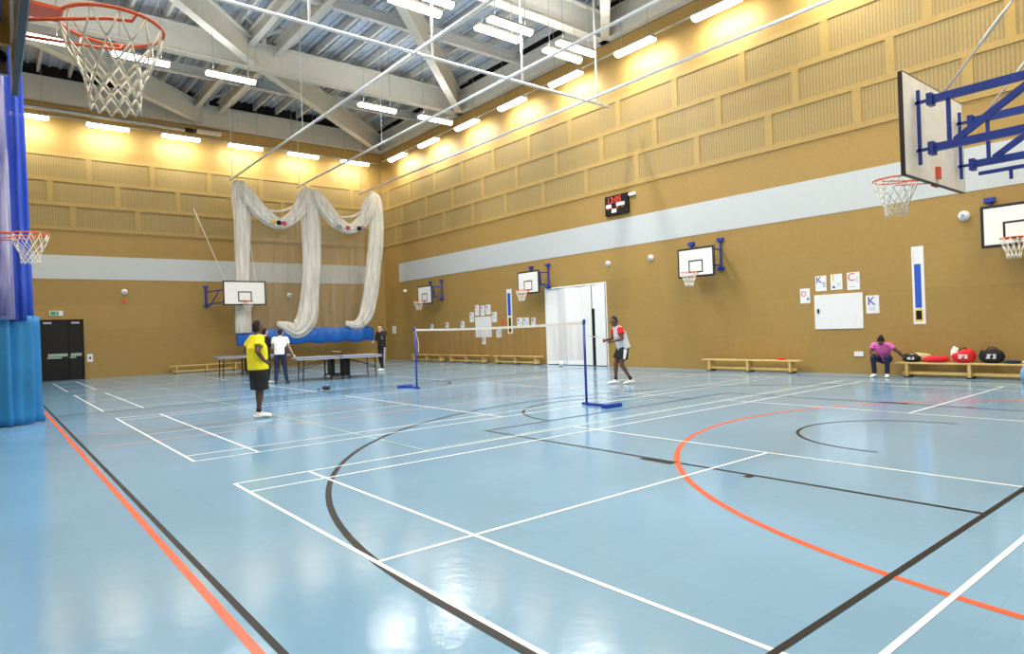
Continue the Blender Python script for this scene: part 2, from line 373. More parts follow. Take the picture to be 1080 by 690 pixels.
for i, y in enumerate(yr[:]): u = put(proto, u, (-.2, y, 10.45), pi/2, 'unseen strip lamp added high above the curtain side wall, %s from the end wall' % ORD[i], 'unseen lamps added along the curtain wall', EW*.6, TL)  # whole row is out of view, added to light the curtain side
for i in range(6): u = put(proto, u, (1.38+2.79*i, .0, 10.48), 0, 'unseen strip lamp added high along the wall behind the camera', 'unseen lamps added behind the camera', EW*1.7, radians(12))  # out of view, added so light reaches the back of the near board
proto = make_lamp(ZD-10.0, .12); u = False
for i, x in enumerate((1.2, 3.85, 6.45, 11.75, 14.35)): u = put(proto, u, (x, 22.15, 10.0), 0, 'single strip lamp hung below the far cross beam, %s from the curtain' % ORD[i], 'single lamps below the far cross beam', EC)
for i, x in enumerate((1.2, 3.85, 6.45, 9.0, 11.75, 14.35)):  # three pairs nearest the curtain are out of view, added for their light
    for y, s in ((14.68, 'end wall side'), (14.08, 'near side')):
        u = put(proto, u, (x, y, 10.0), 0, 'strip lamp in the %s pair from the curtain, on its %s' % (ORD[i], s), 'paired lamps below the middle cross beam', EC)
for i, x in enumerate((1.2, 3.85, 6.45, 9.0, 11.75, 14.35)):
    u = put(proto, u, (x, 6.4, 10.0), 0, 'unseen strip lamp added below the cross beam at the near end of the hall', 'unseen lamps added at the near end of the hall', EC)  # whole row is out of view, added to light the near hall
b = MB(); b.tube([(0, 31.6, 10.66), (16.6, 31.6, 10.66)], .03, M['housing'], 8); tag(b.build('lamp_conduit'), 'thin conduit linking the strip lamps along the end wall', 'conduit')
b = MB(); b.tube([(16.62, 0, 10.63), (16.62, 31, 10.63)], .03, M['housing'], 8); tag(b.build('lamp_conduit'), 'thin conduit linking the strip lamps along the scoreboard wall', 'conduit')
b = MB(); b.tube([(-.7, 31.95, 11.02), (7.2, 31.95, 11.02)], .09, M['alu'], 12); b.box(7.2, 7.65, 31.85, 32.05, 10.93, 11.1, M['black']); b.box(7.7, 8.75, 31.8, 32.1, 10.98, 11.1, M['steel'])
tag(b.build('winch_tube', smooth=False), 'silver winch tube under the edge beam, end wall', 'tube')

# ---------------------------------------------------------------- net rails hung from the roof
def rail(name, label, p, q, hangers, hr=.035):
    r = empty(name, p); P = V(p)
    b = MB(); b.tube([(0, 0, 0), V(q)-P], .045, M['white_tube'], 8); b.build('track', r, smooth=True)
    for h in hangers:
        h = V(h)-P; b = MB(); b.tube([h, h+V((0, 0, ZD-8.62))], hr, M['white_tube'], 8); b.build('hanger', r, smooth=True)
    tag(r, label, 'rail', 'white tracks hung from the roof'); return r
for x, s, hy in ((8.66, 'the track nearest the curtain', (30.1, 21.8)), (11.7, 'the middle track', (30.1, 21.8)), (14.9, 'the track nearest the scoreboard wall', (30.1, 7.1))):
    rail('net_track', 'white tube net track running down the hall, ' + s, (x, 30.4, 8.6), (x, 1.0, 8.6), [(x, y, 8.6) for y in hy], .014)
rail('cross_track', 'white cross tube joining the three net tracks', (-.3, 14.3, 8.62), (16.0, 14.3, 8.62), [(x, 14.3, 8.62) for x in (2.6, 5.93, 9.25, 12.32, 15.45)])

# ---------------------------------------------------------------- cricket nets gathered at the end wall
def pleat_loft(path, m, pl=9, amp=.16, n=54, tw=0, seed=0):
    """gathered netting: PATH rows of (centre, axis a, axis b); radii ripple with pleats"""
    rings = []; rnd = random.Random(seed); ph = [rnd.uniform(0, 6) for _ in range(4)]
    for i, (c, a, b) in enumerate(path):
        c = V(c); a = V(a); b = V(b); g = []
        for k in range(n):
            t = 2*pi*k/n; r = 1+amp*sin(pl*t+ph[0]+.12*i)+amp*.6*sin((pl*2-3)*t+ph[1]-.2*i)
            g.append(c+a*(r*cos(t))+b*(r*sin(t)))
        rings.append(g)
    return rings
def interp(pts, n):
    out = []
    for i in range(n+1):
        t = i/n*(len(pts)-1); j = min(int(t), len(pts)-2); u = t-j; u = u*u*(3-2*u) if False else u
        out.append([pts[j][q]*(1-u)+pts[j+1][q]*u for q in range(len(pts[0]))])
    return out
def smooth_path(pts, n):
    """Catmull-Rom through rows of numbers"""
    P = [pts[0]]+list(pts)+[pts[-1]]; out = []
    for i in range(n+1):
        t = i/n*(len(pts)-1); j = min(int(t), len(pts)-2); u = t-j
        a, b, c_, d = P[j], P[j+1], P[j+2], P[j+3]
        out.append([.5*((2*b[q])+(-a[q]+c_[q])*u+(2*a[q]-5*b[q]+4*c_[q]-d[q])*u*u+(-a[q]+3*b[q]-3*c_[q]+d[q])*u**3) for q in range(len(b))])
    return out
NY = 30.3
def column_net(label, pts, seed):
    m = MB(); pp = smooth_path(pts, 40)
    rows = []
    for i, (x, z, r) in enumerate(pp):
        a = pp[max(i-1, 0)]; b = pp[min(i+1, 40)]; d = V((b[0]-a[0], 0, b[1]-a[1])).normalized(); s = V((-d.z, 0, d.x))
        rows.append(((x, NY, z), s*r, V((0, r*.7, 0))))
    m.loft(pleat_loft(rows, M['net_white'], seed=seed, amp=.1), M['net_white']); return m
cols = [('gathered white cricket net hanging beside the far basketball board', [(8.95, 8.6, .14), (8.98, 8.2, .3), (9.1, 7, .33), (9.04, 5, .29), (9.02, 3.5, .27), (8.98, 2.2, .32), (8.98, 1.7, .3)]),
        ('gathered white cricket net in the middle, its foot looped up sideways', [(12.2, 8.6, .14), (12.25, 8.2, .34), (12.28, 7, .42), (12.26, 5, .41), (12.1, 3.3, .42), (11.9, 2.3, .46), (11.4, 1.75, .36), (10.9, 1.95, .22), (10.5, 2.1, .1)]),
        ('gathered white cricket net in the corner by the scoreboard wall', [(15.45, 8.6, .14), (15.75, 8.3, .32), (15.75, 6.5, .36), (15.5, 4.6, .38), (15.3, 3.4, .38), (15.0, 2.4, .34), (14.5, 1.95, .22), (13.9, 2.05, .1)])]
for i, (lb, pts) in enumerate(cols):
    o = column_net(lb, pts, i).build('cricket_net', smooth=True); tag(o, lb, 'sports net', 'gathered cricket nets')
for i, (x0, x1, dip) in enumerate(((9.0, 12.1, 6.75), (12.45, 15.5, 6.75))):
    pts = [(x0, 8.5, .12), (x0+.25, 7.95, .3), (x0+.95, 7.1, .3), (x0+1.75, dip, .23), (x0+2.45, 7.2, .27), (x1-.2, 8.0, .32), (x1, 8.55, .14)]
    m = MB(); pp = smooth_path(pts, 40); rows = []
    for j, (x, z, r) in enumerate(pp):
        a = pp[max(j-1, 0)]; b = pp[min(j+1, 40)]; d = V((b[0]-a[0], 0, b[1]-a[1])).normalized(); s = V((-d.z, 0, d.x))
        rows.append(((x, NY-.25, z), s*r, V((0, r*.7, 0))))
    m.loft(pleat_loft(rows, M['net_white'], seed=9+i, amp=.14), M['net_white'])
    root = empty('net_swag', (0, 0, 0)); m.build('netting', root, smooth=True)
    m = MB(); pp = smooth_path([(x0+.2, 7.75), (x0+1.2, 7.35), (x0+2.1, 7.45), (x1-.2, 8.0)], 16); m.tube([(x, NY-.02, z) for x, z in pp], .055, M['net_white'], 8); m.build('edge_rope', root, smooth=True)
    for j, (dx, cc) in enumerate(((1.35, 'ink_yellow'), (1.6, 'black'), (1.85, 'ink_red')) if i == 0 else ((1.1, 'net_pale'), (1.55, 'ink_red'), (2.15, 'black'), (2.35, 'net_pale'))):
        m = MB(); m.ball((x0+dx, NY-.42, dip-.02+.1*abs(dx-1.75)), .13, .07, .11, M[cc], 10, 6); m.build('fabric_tie', root, smooth=True)
    tag(root, 'looped white netting swag between the %s cricket nets' % ('first and middle' if i == 0 else 'middle and corner'), 'sports net', 'netting swags')
m = MB(); rg = []
for i in range(13):
    z = 7.0-5.2*i/12; rg.append([(9.2+6.0*k/60, NY+.35+.06*sin(k*.9+i*.1), z) for k in range(61)])
m.loft(rg, M['net_thin'], closed_ring=False); tag(m.build('hanging_net', smooth=True), 'thin see-through net panel hanging behind the gathered cricket nets', 'sports net')
m = MB(); rg = []
for i in range(61):
    x = 8.72+6.7*i/60; k = .05*sin(i*.55)+.03*sin(i*1.7)
    rg.append([(x, NY+.1+.16*cos(t)+k*.5, 1.49+.37*sin(t)*(1+.04*sin(i*.4))+.03*sin(i*.7)) for t in [2*pi*j/16 for j in range(16)]])
m.loft(rg, M['tarp']); tag(m.build('blue_net_skirt', smooth=True), 'bright blue canvas skirt tied up along the foot of the cricket nets', 'net skirt')

# ---------------------------------------------------------------- division curtain
r = empty('division_curtain', (0, 15.2, 0))
def sheet(name, x0, x1, z0, z1, y, m, pl, amp, top=1.0, seed=0, nz=14, flare=0):
    b = MB(); rnd = random.Random(seed); rg = []; N = 120; ph = rnd.uniform(0, 6)
    for i in range(nz+1):
        t = i/nz; z = z0+(z1-z0)*t; sx = 1+(top-1)*t
        ring = []
        for k in range(N):
            a = 2*pi*k/N; cx = (x0+x1)/2; rx = (x1-x0)/2*sx; rr = 1+amp*sin(pl*a+ph+.25*t)+amp*.5*sin((pl*2+1)*a-.6*t)
            if flare and z < .35: rr *= 1+flare*(.35-z)/.35*.12*sin(5*a)
            ring.append((cx+rx*rr*cos(a), y-15.2+.3*rr*sin(a), z))
        rg.append(ring)
    b.loft(rg, m); return b.build(name, r, smooth=True)
sheet('skirt', -.5, .66, .02, 2.02, 15.2, M['skirt'], 9, .16, 1.0, 1, flare=1)
sheet('netting', .18, .68, 1.95, 11.3, 15.2, M['net_blue'], 9, .1, .55, 2)
sheet('netting', -.5, .42, 1.95, 11.3, 14.95, M['net_pale'], 8, .1, .75, 3)
tag(r, 'bunched hall divider curtain, teal skirt below blue and pale netting', 'curtain')

# ---------------------------------------------------------------- basketball units
def hoop(root, c, yaw, detail=True, R=.2286, gap=.16):
    """ring, bracket and net about the local point C; YAW the direction it sticks out"""
    Rz = Matrix.Rotation(yaw, 4, 'Z'); c = V(c)
    def T(p): return c+(Rz @ V(p))
    b = MB(); b.tube([T((R*cos(2*pi*i/40), R*sin(2*pi*i/40), 0)) for i in range(40)], .0095, M['orange'], 8, closed=True)
    if detail:
        for s in (-1, 1):
            b.tube([T((-R-gap, s*.1, -.10)), T((-R*.2, s*.19, -.045)), T((R*.25, s*.19, -.03)), T((R*.32, s*.2, 0))], .008, M['orange'], 6)
    rim = b.build('ring', root, smooth=True)
    b = MB(); b.box(-.012, .0, -.09, .09, -.16, .03, M['orange']); b.box(0, gap+.02, -.075, .075, -.008, .008, M['orange'])
    b.v = [tuple(T((v[0]-R-gap, v[1], v[2]))) for v in b.v]; b.build('bracket', root)
    b = MB(); n = 12; rows = [(0, 1.0), (-.13, .86), (-.215, .68), (-.275, .56), (-.325, .52), (-.375, .5), (-.42, .5)] if detail else [(0, 1.0), (-.16, .8), (-.3, .56), (-.42, .5)]
    cr = .0052 if detail else .007
    for j in range(len(rows)-1):
        z0, a = rows[j]; z1, bb = rows[j+1]
        for k in range(n):
            t0 = 2*pi*(k+.5*(j % 2))/n
            for s in (-.5, .5):
                t1 = t0+s*2*pi/n
                p = T((R*a*cos(t0), R*a*sin(t0), z0)); q = T((R*bb*cos(t1), R*bb*sin(t1), z1)); md = (p+q)/2+V((0, 0, -.012 if j == 0 else 0))
                b.tube([p, md, q], cr, M['cord'], 5)
    b.build('net', root, smooth=True)
def board(root, w, h, t, yaw_face, target=(.59, .45), back='board_white', front='board_white'):
    """board standing on local z=0, its face at local x=0 looking to +x; width along y"""
    b = MB(); b.box(-t, 0, -w/2, w/2, 0, h, M[back])
    b.box(0, .003, -w/2, w/2, 0, h, M[front]); e = .045; L = M['board_line']
    for y0, y1, z0, z1 in ((-w/2, w/2, 0, e), (-w/2, w/2, h-e, h), (-w/2, -w/2+e, 0, h), (w/2-e, w/2, 0, h)): b.box(-t-.002, .006, y0-.003*(y0 < 0), y1, z0, z1, L) if False else b.box(.003, .006, y0, y1, z0, z1, L)
    b.box(-t, 0, -w/2-.012, -w/2, 0, h, L); b.box(-t, 0, w/2, w/2+.012, 0, h, L); b.box(-t, 0, -w/2, w/2, h, h+.012, L); b.box(-t, 0, -w/2, w/2, -.012, 0, L)
    tw, th = target; z = .15*h/1.05; a = .05*h/1.05
    for y0, y1, z0, z1 in ((-tw/2, tw/2, z, z+a), (-tw/2, tw/2, z+th-a, z+th), (-tw/2, -tw/2+a, z, z+th), (tw/2-a, tw/2, z, z+th)): b.box(.003, .006, y0, y1, z0, z1, L)
    return b.build('backboard', root)
# four swing-out practice units on the scoreboard wall
def practice():
    r = empty('basketball_unit', (0, 0, 0))      # origin on the wall plane, +x out of the wall, z of the board foot
    o = board(r, 1.25, .86, .05, 0, (.5, .38)); o.location.x = .78
    hoop(r, (.78+.12+.2286, 0, .12), 0, False, gap=.12)
    for s in (-1, 1):
        yp = -.65 if s < 0 else .38
        b = MB(); b.tube([(.04, yp, .2), (.04, yp, 1.12)], .032, M['blue'], 8)
        for z in (.22, 1.1): b.box(0, .09, yp-.1, yp+.1, z-.05, z+.05, M['blue'])
        b.build('wall_post', r)
        b = MB()
        for z in (.32, .8): b.bar((.04, yp, z), (.73, s*.42, z), .045, .045, M['blue'])
        b.bar((.5, s*.42, .32), (.5, s*.42, .8), .035, .035, M['blue']); b.bar((.45, s*.42, .32), (.7, s*.42, .8), .035, .035, M['blue'])
        b.build('swing_arm', r)
    b = MB(); b.box(.66, .73, -.56, .56, .72, .8, M['blue']); b.box(.66, .73, -.56, .56, .08, .16, M['blue']); b.box(.66, .72, -.06, .06, .16, .76, M['blue']); b.build('board_frame', r)
    return r
pr = practice()
for i, (y, s) in enumerate(((26.9, 'far corner, above the papers'), (19.2, 'beside the white doors'), (11.5, 'alone on the plain wall beyond the player'), (3.73, 'high over the bags bench'))):
    o = pr if i == 0 else copy_tree(pr); o.location = (XR, y, 2.82); o.rotation_euler.z = pi
    tag(o, 'white practice basketball board and hoop, ' + s, 'basketball hoop', 'practice basketball boards on the scoreboard wall')
# full size unit on the end wall
r = empty('basketball_unit', (8.9, YB, 2.94)); o = board(r, 1.8, 1.05, .04, 0); o.location = (0, -2.72, 0); o.rotation_euler.z = -pi/2
hoop(r, (0, -2.72-.16-.2286, .13), -pi/2, False)
for s in (-1, 1):
    b = MB(); b.tube([(s*.95, -.05, .05), (s*.95, -.05, 1.02)], .05, M['blue'], 8); b.box(s*.95-.1, s*.95+.1, -.09, 0, .94, 1.03, M['blue']); b.box(s*.95-.1, s*.95+.1, -.09, 0, .03, .12, M['blue']); b.build('wall_post', r)
    b = MB()
    for z in (.15, .72): b.bar((s*.95, -.05, z), (s*.62, -2.66, z), .05, .05, M['blue'])
    b.bar((s*.9, -.5, .05), (s*.75, -1.5, .72), .035, .035, M['blue']); b.bar((s*.7, -2.0, .05), (s*.7, -2.0, .72), .035, .035, M['blue']); b.build('truss_arm', r)
    b = MB(); b.tube([(s*.62, -2.5, .74), (s*1.15-.2, -.02, 4.6)], .012, M['white_tube'], 6); b.build('stay_cable', r)
b = MB(); b.bar((-.7, -2.66, .05), (.7, -2.66, .05), .05, .05, M['blue']); b.bar((-.7, -2.66, .72), (.7, -2.66, .72), .05, .05, M['blue']); b.build('board_frame', r)
tag(r, 'full size basketball board and hoop projecting from the far end wall', 'basketball hoop')
# full size unit near the camera, seen from behind
r = empty('basketball_unit', (8.24, YS, 2.9)); o = board(r, 1.8, 1.05, .04, 0, back='board_back', front='board_back'); o.location = (0, 3.25, 0); o.rotation_euler.z = pi/2
hoop(r, (0, 3.25+.16+.2286, .13), pi/2, True)
B = M['blue']; yb = 3.05
for x in (-.61, .66):
    b = MB()
    b.bar((x, 0, .77), (x, yb, .77), .065, .075, B); b.bar((x, 0, .27), (x, yb, .27), .065, .075, B)
    b.bar((x, yb-.15, .27), (x, yb-.15, .77), .03, .035, B); b.bar((x, 2.85, .3), (x, 2.12, .77), .055, .06, B)
    b.bar((x, 2.05, .3), (x, 1.2, .77), .055, .06, B); b.bar((x, 1.15, .3), (x, .35, .77), .055, .06, B)
    b.box(x-.06, x+.06, yb-.02, yb+.03, .71, .83, B); b.box(x-.06, x+.06, yb-.02, yb+.03, .2, .33, B); b.build('truss_arm', r)
    b = MB(); b.bar((x-(.0), 3.17, .12), (x, 3.17, .9), .03, .03, B)
    for z in (.77, .27): b.bar((x, 3.0, z), (x, 3.2, z), .03, .03, B)
    b.build('board_rail', r)
    b = MB(); b.tube([(x+.02, 2.95, .8), (x+.02, -.02+.0, 4.3)], .009, M['white_tube'], 6)
    p = V((x+.02, 2.95, .8)); q = V((x+.02, 0, 4.3)); b.tube([p.lerp(q, .1), p.lerp(q, .13), p.lerp(q, .17), p.lerp(q, .2)], [.012, .02, .02, .012], M['white_tube'], 8); b.build('stay_cable', r, smooth=True)
b = MB(); b.bar((.66, 3.0, .15), (.66, 0, .15), .035, .04, B); b.bar((.66, 2.7, .03), (.66, 2.7, .15), .03, .03, B); b.build('folding_brace', r)
b = MB(); b.box(-.06, .03, 3.18, 3.21, .05, .18, M['orange']); b.build('rear_plate', r)
tag(r, 'grey-backed basketball board on blue trusses, seen from behind', 'basketball hoop')
# two side units by the curtain
for y, xf, s in ((3.74, .172, 'big orange hoop and white net close overhead by the side wall'), (11.43, .15, 'orange hoop and net in front of the blue curtain')):
    r = empty('basketball_unit', (XL, y, 2.9)); w = xf-XL
    o = board(r, 1.8, 1.05, .03, 0, back='board_grey', front='board_white'); o.location = (w, 0, 0)
    hoop(r, (w+.13+.2286, .03, .15), 0, True, gap=.13)
    b = MB()
    for yy in (-.62, .62):
        for z in (.18, .8): b.bar((0, yy, z), (w-.1, yy, z), .045, .045, M['blue'])
        b.bar((.06, yy, .18), (.7, yy, .8), .035, .035, M['blue'])
    b.build('wall_frame', r)
    b = MB()
    for yy in (-.75, -.3, .3, .75): b.bar((w-.07, yy, .05), (w-.07, yy, 1.0), .05, .035, M['bench_dark'] if abs(yy) < .5 else M['alu'])
    for z in (.18, .8): b.bar((w-.1, -.75, z), (w-.1, .75, z), .04, .05, M['blue'])
    b.ball((w-.09, .62, .1), .04, .04, .04, M['black'], 10, 6); b.build('board_frame', r)
    tag(r, s, 'basketball hoop')

# ---------------------------------------------------------------- doors
b = MB(); K = M['black']
b.box(1.6, 1.66, YB-.08, YB, 0, 2.5, K); b.box(3.08, 3.14, YB-.08, YB, 0, 2.5, K); b.box(1.6, 3.14, YB-.08, YB, 2.44, 2.5, K); b.box(1.6, 3.14, YB-.012, YB+.01, 0, 2.5, K)
d1 = struct(b.build('door_1', origin=(2.37, YB, 0)), 'black double door in the end wall')
for x0, x1, h in ((1.67, 2.59, (1.9, 2.56)), (2.62, 3.07, (2.66, 3.04))):
    b = MB(); b.box(x0, x1, YB-.05, YB-.005, .01, 2.43, K); o = b.build('door_leaf', origin=(x0, YB, 0)); o.parent = d1; o.matrix_parent_inverse = Matrix.Translation(-d1.location)
    b = MB(); b.box(h[0], h[1], YB-.13, YB-.09, .98, 1.1, M['bar_green']); b.box(h[0], h[0]+.04, YB-.1, YB-.05, 1, 1.08, K); b.box(h[1]-.04, h[1], YB-.1, YB-.05, 1, 1.08, K)
    b.box(h[0]-.03, h[1]-.2, YB-.12, YB-.08, .9, .96, M['bar_green'])
    q = b.build('push_bar', origin=(x0, YB, 0), label='pale green push bar'); q.parent = o; q.matrix_parent_inverse = Matrix.Translation(-V((x0, YB, 0)))@Matrix.Identity(4)
    b = MB(); b.box(x0+.1, x0+.38, YB-.1, YB-.05, 2.32, 2.4, M['ink_grey']); q = b.build('door_closer', origin=(x0, YB, 0)); q.parent = o; q.matrix_parent_inverse = Matrix.Translation(-V((x0, YB, 0)))
W = M['door_white']
b = MB(); b.box(XR-.02, XR+.6, 15.82, 15.86, 0, 3.0, W); b.box(XR-.02, XR+.6, 19.06, 19.1, 0, 3.0, W); b.box(XR-.02, XR+.6, 15.82, 19.1, 2.97, 3.02, W); b.box(XR+.58, XR+.62, 15.8, 19.12, 0, 3.0, M['black'])
d2 = struct(b.build('door_2', origin=(XR, 17.45, 0)), 'tall white folding doors in the side wall')
for (xa, ya), (xb, yb2) in (((-.03, 19.03), (.1, 18.48)), ((.1, 18.48), (-.03, 17.92)), ((-.03, 17.9), (.05, 17.2)), ((.05, 17.2), (-.03, 16.58)), ((-.02, 16.4), (-.05, 15.88))):
    b = MB(); b.bar((XR+xa, ya, 1.49), (XR+xb, yb2, 1.49), .04, 2.93, W); o = b.build('door_leaf', origin=(XR, 17.45, 0)); o.parent = d2; o.matrix_parent_inverse = Matrix.Translation(-d2.location)
b = MB(); b.box(XR+.0, XR+.03, 16.43, 16.55, .02, 2.1, K); b.box(XR+.0, XR+.03, 16.43, 16.55, 2.1, 2.95, W)  # black box stands in for the shade of a half-open gap
o = b.build('door_gap_strip', origin=(XR, 17.45, 0), label='black strip painted as the shaded gap between two leaves'); o.parent = d2; o.matrix_parent_inverse = Matrix.Translation(-d2.location)

# ---------------------------------------------------------------- things on the walls
def wallbox(mb, y0, y1, z0, z1, d0, d1, m): mb.box(XR-d1, XR-d0, min(y0, y1), max(y0, y1), z0, z1, M[m])
ROT = (pi/2, 0, -pi/2)
def paper(y0, y1, z0, z1, label, marks=(), letter=None, cat='paper', name='paper_sheet', group='papers pinned to the scoreboard wall'):
    b = MB(); wallbox(b, y0, y1, z0, z1, .001, .006, 'paper')
    for m in marks: wallbox(b, *m[:4], .006, .008, m[4])
    o = b.build(name, origin=(XR, (y0+y1)/2, (z0+z1)/2)); tag(o, label, cat, group)
    if letter:
        ch, sz, mm, ly, lz = letter
        t = text('letter', ch, sz, M[mm], (-.009, ly-(y0+y1)/2, lz-(z0+z1)/2), ROT); t.parent = o
    return o
def lines(y0, y1, z, n, m='ink_grey', st=.05): return [(y0, y1, z-k*st, z-k*st+.018, m) for k in range(n)]
paper(8.74, 8.47, 1.87, 2.27, 'paper sheet with a red ring letter, beside the large whiteboard', [(8.55, 8.5, 1.95, 2.02, 'ink_blue')], ('O', .2, 'ink_red', 8.64, 2.12))
paper(8.31, 8.02, 2.17, 2.58, 'paper sheet with a blue letter and small print above the whiteboard corner', lines(8.12, 8.04, 2.38, 3, 'ink_blue'), ('K', .26, 'ink_blue', 8.21, 2.46))
paper(7.91, 7.61, 2.18, 2.59, 'paper sheet with a yellow letter above the large whiteboard', [(7.86, 7.8, 2.22, 2.28, 'ink_blue')]+lines(7.75, 7.66, 2.34, 2), ('I', .26, 'ink_yellow', 7.84, 2.49))
paper(7.49, 7.18, 2.15, 2.6, 'paper sheet with a red C above the large whiteboard', lines(7.27, 7.21, 2.45, 3)+lines(7.43, 7.3, 2.22, 1), ('C', .28, 'ink_red', 7.38, 2.47))
paper(7.05, 6.74, 1.53, 1.98, 'paper sheet with a big blue K between whiteboard and blue ruler banner', lines(6.98, 6.84, 1.66, 2), ('K', .3, 'ink_blue', 6.92, 1.83))
b = MB(); wallbox(b, 8.35, 7.12, 1.16, 2.07, 0, .03, 'paper'); wallbox(b, 8.27, 8.22, 1.58, 1.7, .03, .05, 'black')
tag(b.build('whiteboard', bevel=.004), 'large blank white board with a small dark lock', 'whiteboard')
FP = [((27.72, 27.44), 1.56, 1.84), ((26.34, 26.07), 1.62, 1.89), ((25.05, 24.74), 1.59, 1.9), ((24.3, 23.97), 1.83, 2.29), ((23.87, 23.56), 2.12, 2.59), ((23.44, 23.13), 2.1, 2.55),
      ((23.05, 22.7), 2.13, 2.57), ((22.61, 22.27), 1.78, 2.23), ((23.41, 23.13), .82, 1.11), ((22.35, 21.98), 1.11, 1.56), ((20.9, 20.54), 1.49, 1.92), ((20.49, 20.13), 1.52, 1.91), ((19.98, 19.72), 1.58, 1.89)]
FL = ['small note nearest the far corner, alone on the wall', 'small note, second from the far corner', 'small note beside the far paper cluster, lower than the rest', 'sheet on the corner side of the far board, below the top row',
      'first sheet of the top row above the far board', 'middle sheet of the top row above the far board', 'last sheet of the top row above the far board', 'sheet with blue mark on the door side of the far board',
      'small sheet pinned under the far board', 'tall sheet low between far board and striped banner', 'broad sheet just past the thin banner', 'broad sheet touching its twin, door side', 'narrow sheet nearest the white doors']
for (y, z0, z1), s in zip(FP, FL):
    paper(y[0], y[1], z0, z1, s, [(y[0]-.05, y[0]-.12, z1-.14, z1-.05, 'ink_blue')]+lines(y[0]-.08, y[1]+.06, (z0+z1)/2, 2, st=.06))
paper(23.88, 22.67, 1.13, 2.06, 'far white notice board ringed by papers', cat='notice board', name='notice_board', group='far notice board')
b = MB(); wallbox(b, 21.95, 21.76, 1.64, 1.88, 0, .01, 'orange'); tag(b.build('orange_sign'), 'small orange square sign near the thin banner', 'sign')
b = MB(); wallbox(b, 31.63, 31.25, 1.43, 1.85, 0, .02, 'paper'); tag(b.build('switch_panel'), 'small white panel low in the far corner of the side wall', 'panel')
for (y0, y1, z0, z1, bl, bk, s) in ((5.98, 5.72, 1.23, 3.08, (5.93, 5.79, 1.62, 2.66), (5.92, 5.8, 1.34, 1.55), 'tall narrow white jump ruler with blue bar, beside the lettered papers'), (21.53, 21.2, 1.26, 3.15, (21.47, 21.27, 2.03, 2.98), (21.43, 21.3, 1.34, 1.93), 'tall narrow white jump ruler with blue bar, near the doors')):
    b = MB(); wallbox(b, y0, y1, z0, z1, 0, .012, 'paper'); wallbox(b, *bl, .012, .016, 'banner_blue')
    wallbox(b, bk[0]+.03, bk[1]-.03, bk[2]-.04, bk[3]+.04, .012, .014, 'ink_yellow'); wallbox(b, *bk, .014, .017, 'black')
    for k in range(6): wallbox(b, y0-.03, y0-.06, bl[3]+.03+k*.05, bl[3]+.04+k*.05, .012, .015, 'ink_grey')
    tag(b.build('jump_ruler'), s, 'ruler', 'jump rulers on the side wall')
# scoreboard
r = empty('scoreboard', (XR, 15.12, 5.66)); b = MB(); b.box(-.12, 0, -.52, .52, -.34, .34, M['black']); b.build('case', r, bevel=.01)
t = text('digits', '13:05', .3, M['led_red'], (-.124, .08, .17), ROT, r)
for n, (y, z, w, h) in enumerate(((.34, -.02, .24, .13), (-.2, .0, .38, .12), (.1, -.2, .22, .13))):
    b = MB(); b.box(-.125, -.12, y-w/2, y+w/2, z-h/2, z+h/2, M['paper']); b.build('name_plate', r, label='pale caption plate')
for y in (.36, .2, -.06, -.3): b = MB(); b.box(-.123, -.12, y-.05, y+.05, -.14, -.08, M['ink_red']) if False else b.box(-.123, -.12, y-.05, y+.05, -.12, -.09, M['line_red']); b.build('indicator', r)
tag(r, 'black electronic scoreboard with red digits above the grey stripe', 'scoreboard')
b = MB(); b.box(XR-.1, XR, 14.3, 14.58, 5.86, 5.96, M['paper']); tag(b.build('emergency_light', bevel=.01), 'small white light fitting beside the scoreboard', 'light fitting')
for i, (p, ax, s, rr) in enumerate((((XR, 4.87, 3.65), 0, 'between the near trusses and practice board', .11), ((XR, 13.76, 3.66), 0, 'beyond the lone practice board', .1), ((XR, 15.67, 3.66), 0, 'above the white doors', .09), ((XR, 30.05, 3.66), 0, 'near the far corner', .09),
                                 ((4.67, YB, 3.66), 1, 'on the end wall above the bench', .12), ((11.87, YB, 3.55), 1, 'on the end wall behind the nets', .12))):
    rt = empty('alarm_sounder', p); b = MB(); n = 16
    q = (lambda d, a, r_: (-d, r_*cos(a), r_*sin(a))) if ax == 0 else (lambda d, a, r_: (r_*cos(a), -d, r_*sin(a)))
    b.loft([[q(d, 2*pi*k/n, rr*k2) for k in range(n)] for d, k2 in ((0, 1), (.06, 1), (.1, .8), (.13, .45))], M['paper']); b.build('dome', rt, smooth=False)
    b = MB(); b.loft([[q(d, 2*pi*k/n, rr*.35) for k in range(n)] for d in (.125, .16)], M['ink_grey']); b.build('centre_cap', rt)
    tag(rt, 'round white alarm sounder ' + s, 'alarm', 'wall alarm sounders')
b = MB(); b.box(4.62, 4.74, YB-.05, YB, 3.18, 3.36, M['line_red']); tag(b.build('call_point'), 'small red box under the end wall alarm sounder', 'alarm box')
b = MB(); b.box(16.95, XR, 7.15, 7.36, .45, .57, M['paper']) if False else b.box(XR-.03, XR, 7.15, 7.37, .45, .57, M['paper']); tag(b.build('wall_socket'), 'white double socket low beside the seated person', 'socket')
r = empty('exit_sign', (2.22, YB, 2.76)); b = MB(); b.box(-.23, .23, -.05, 0, -.1, .1, M['paper']); b.build('case', r)
b = MB(); b.box(-.2, .08, -.053, -.05, -.08, .08, M['sign_green']); b.build('green_panel', r)
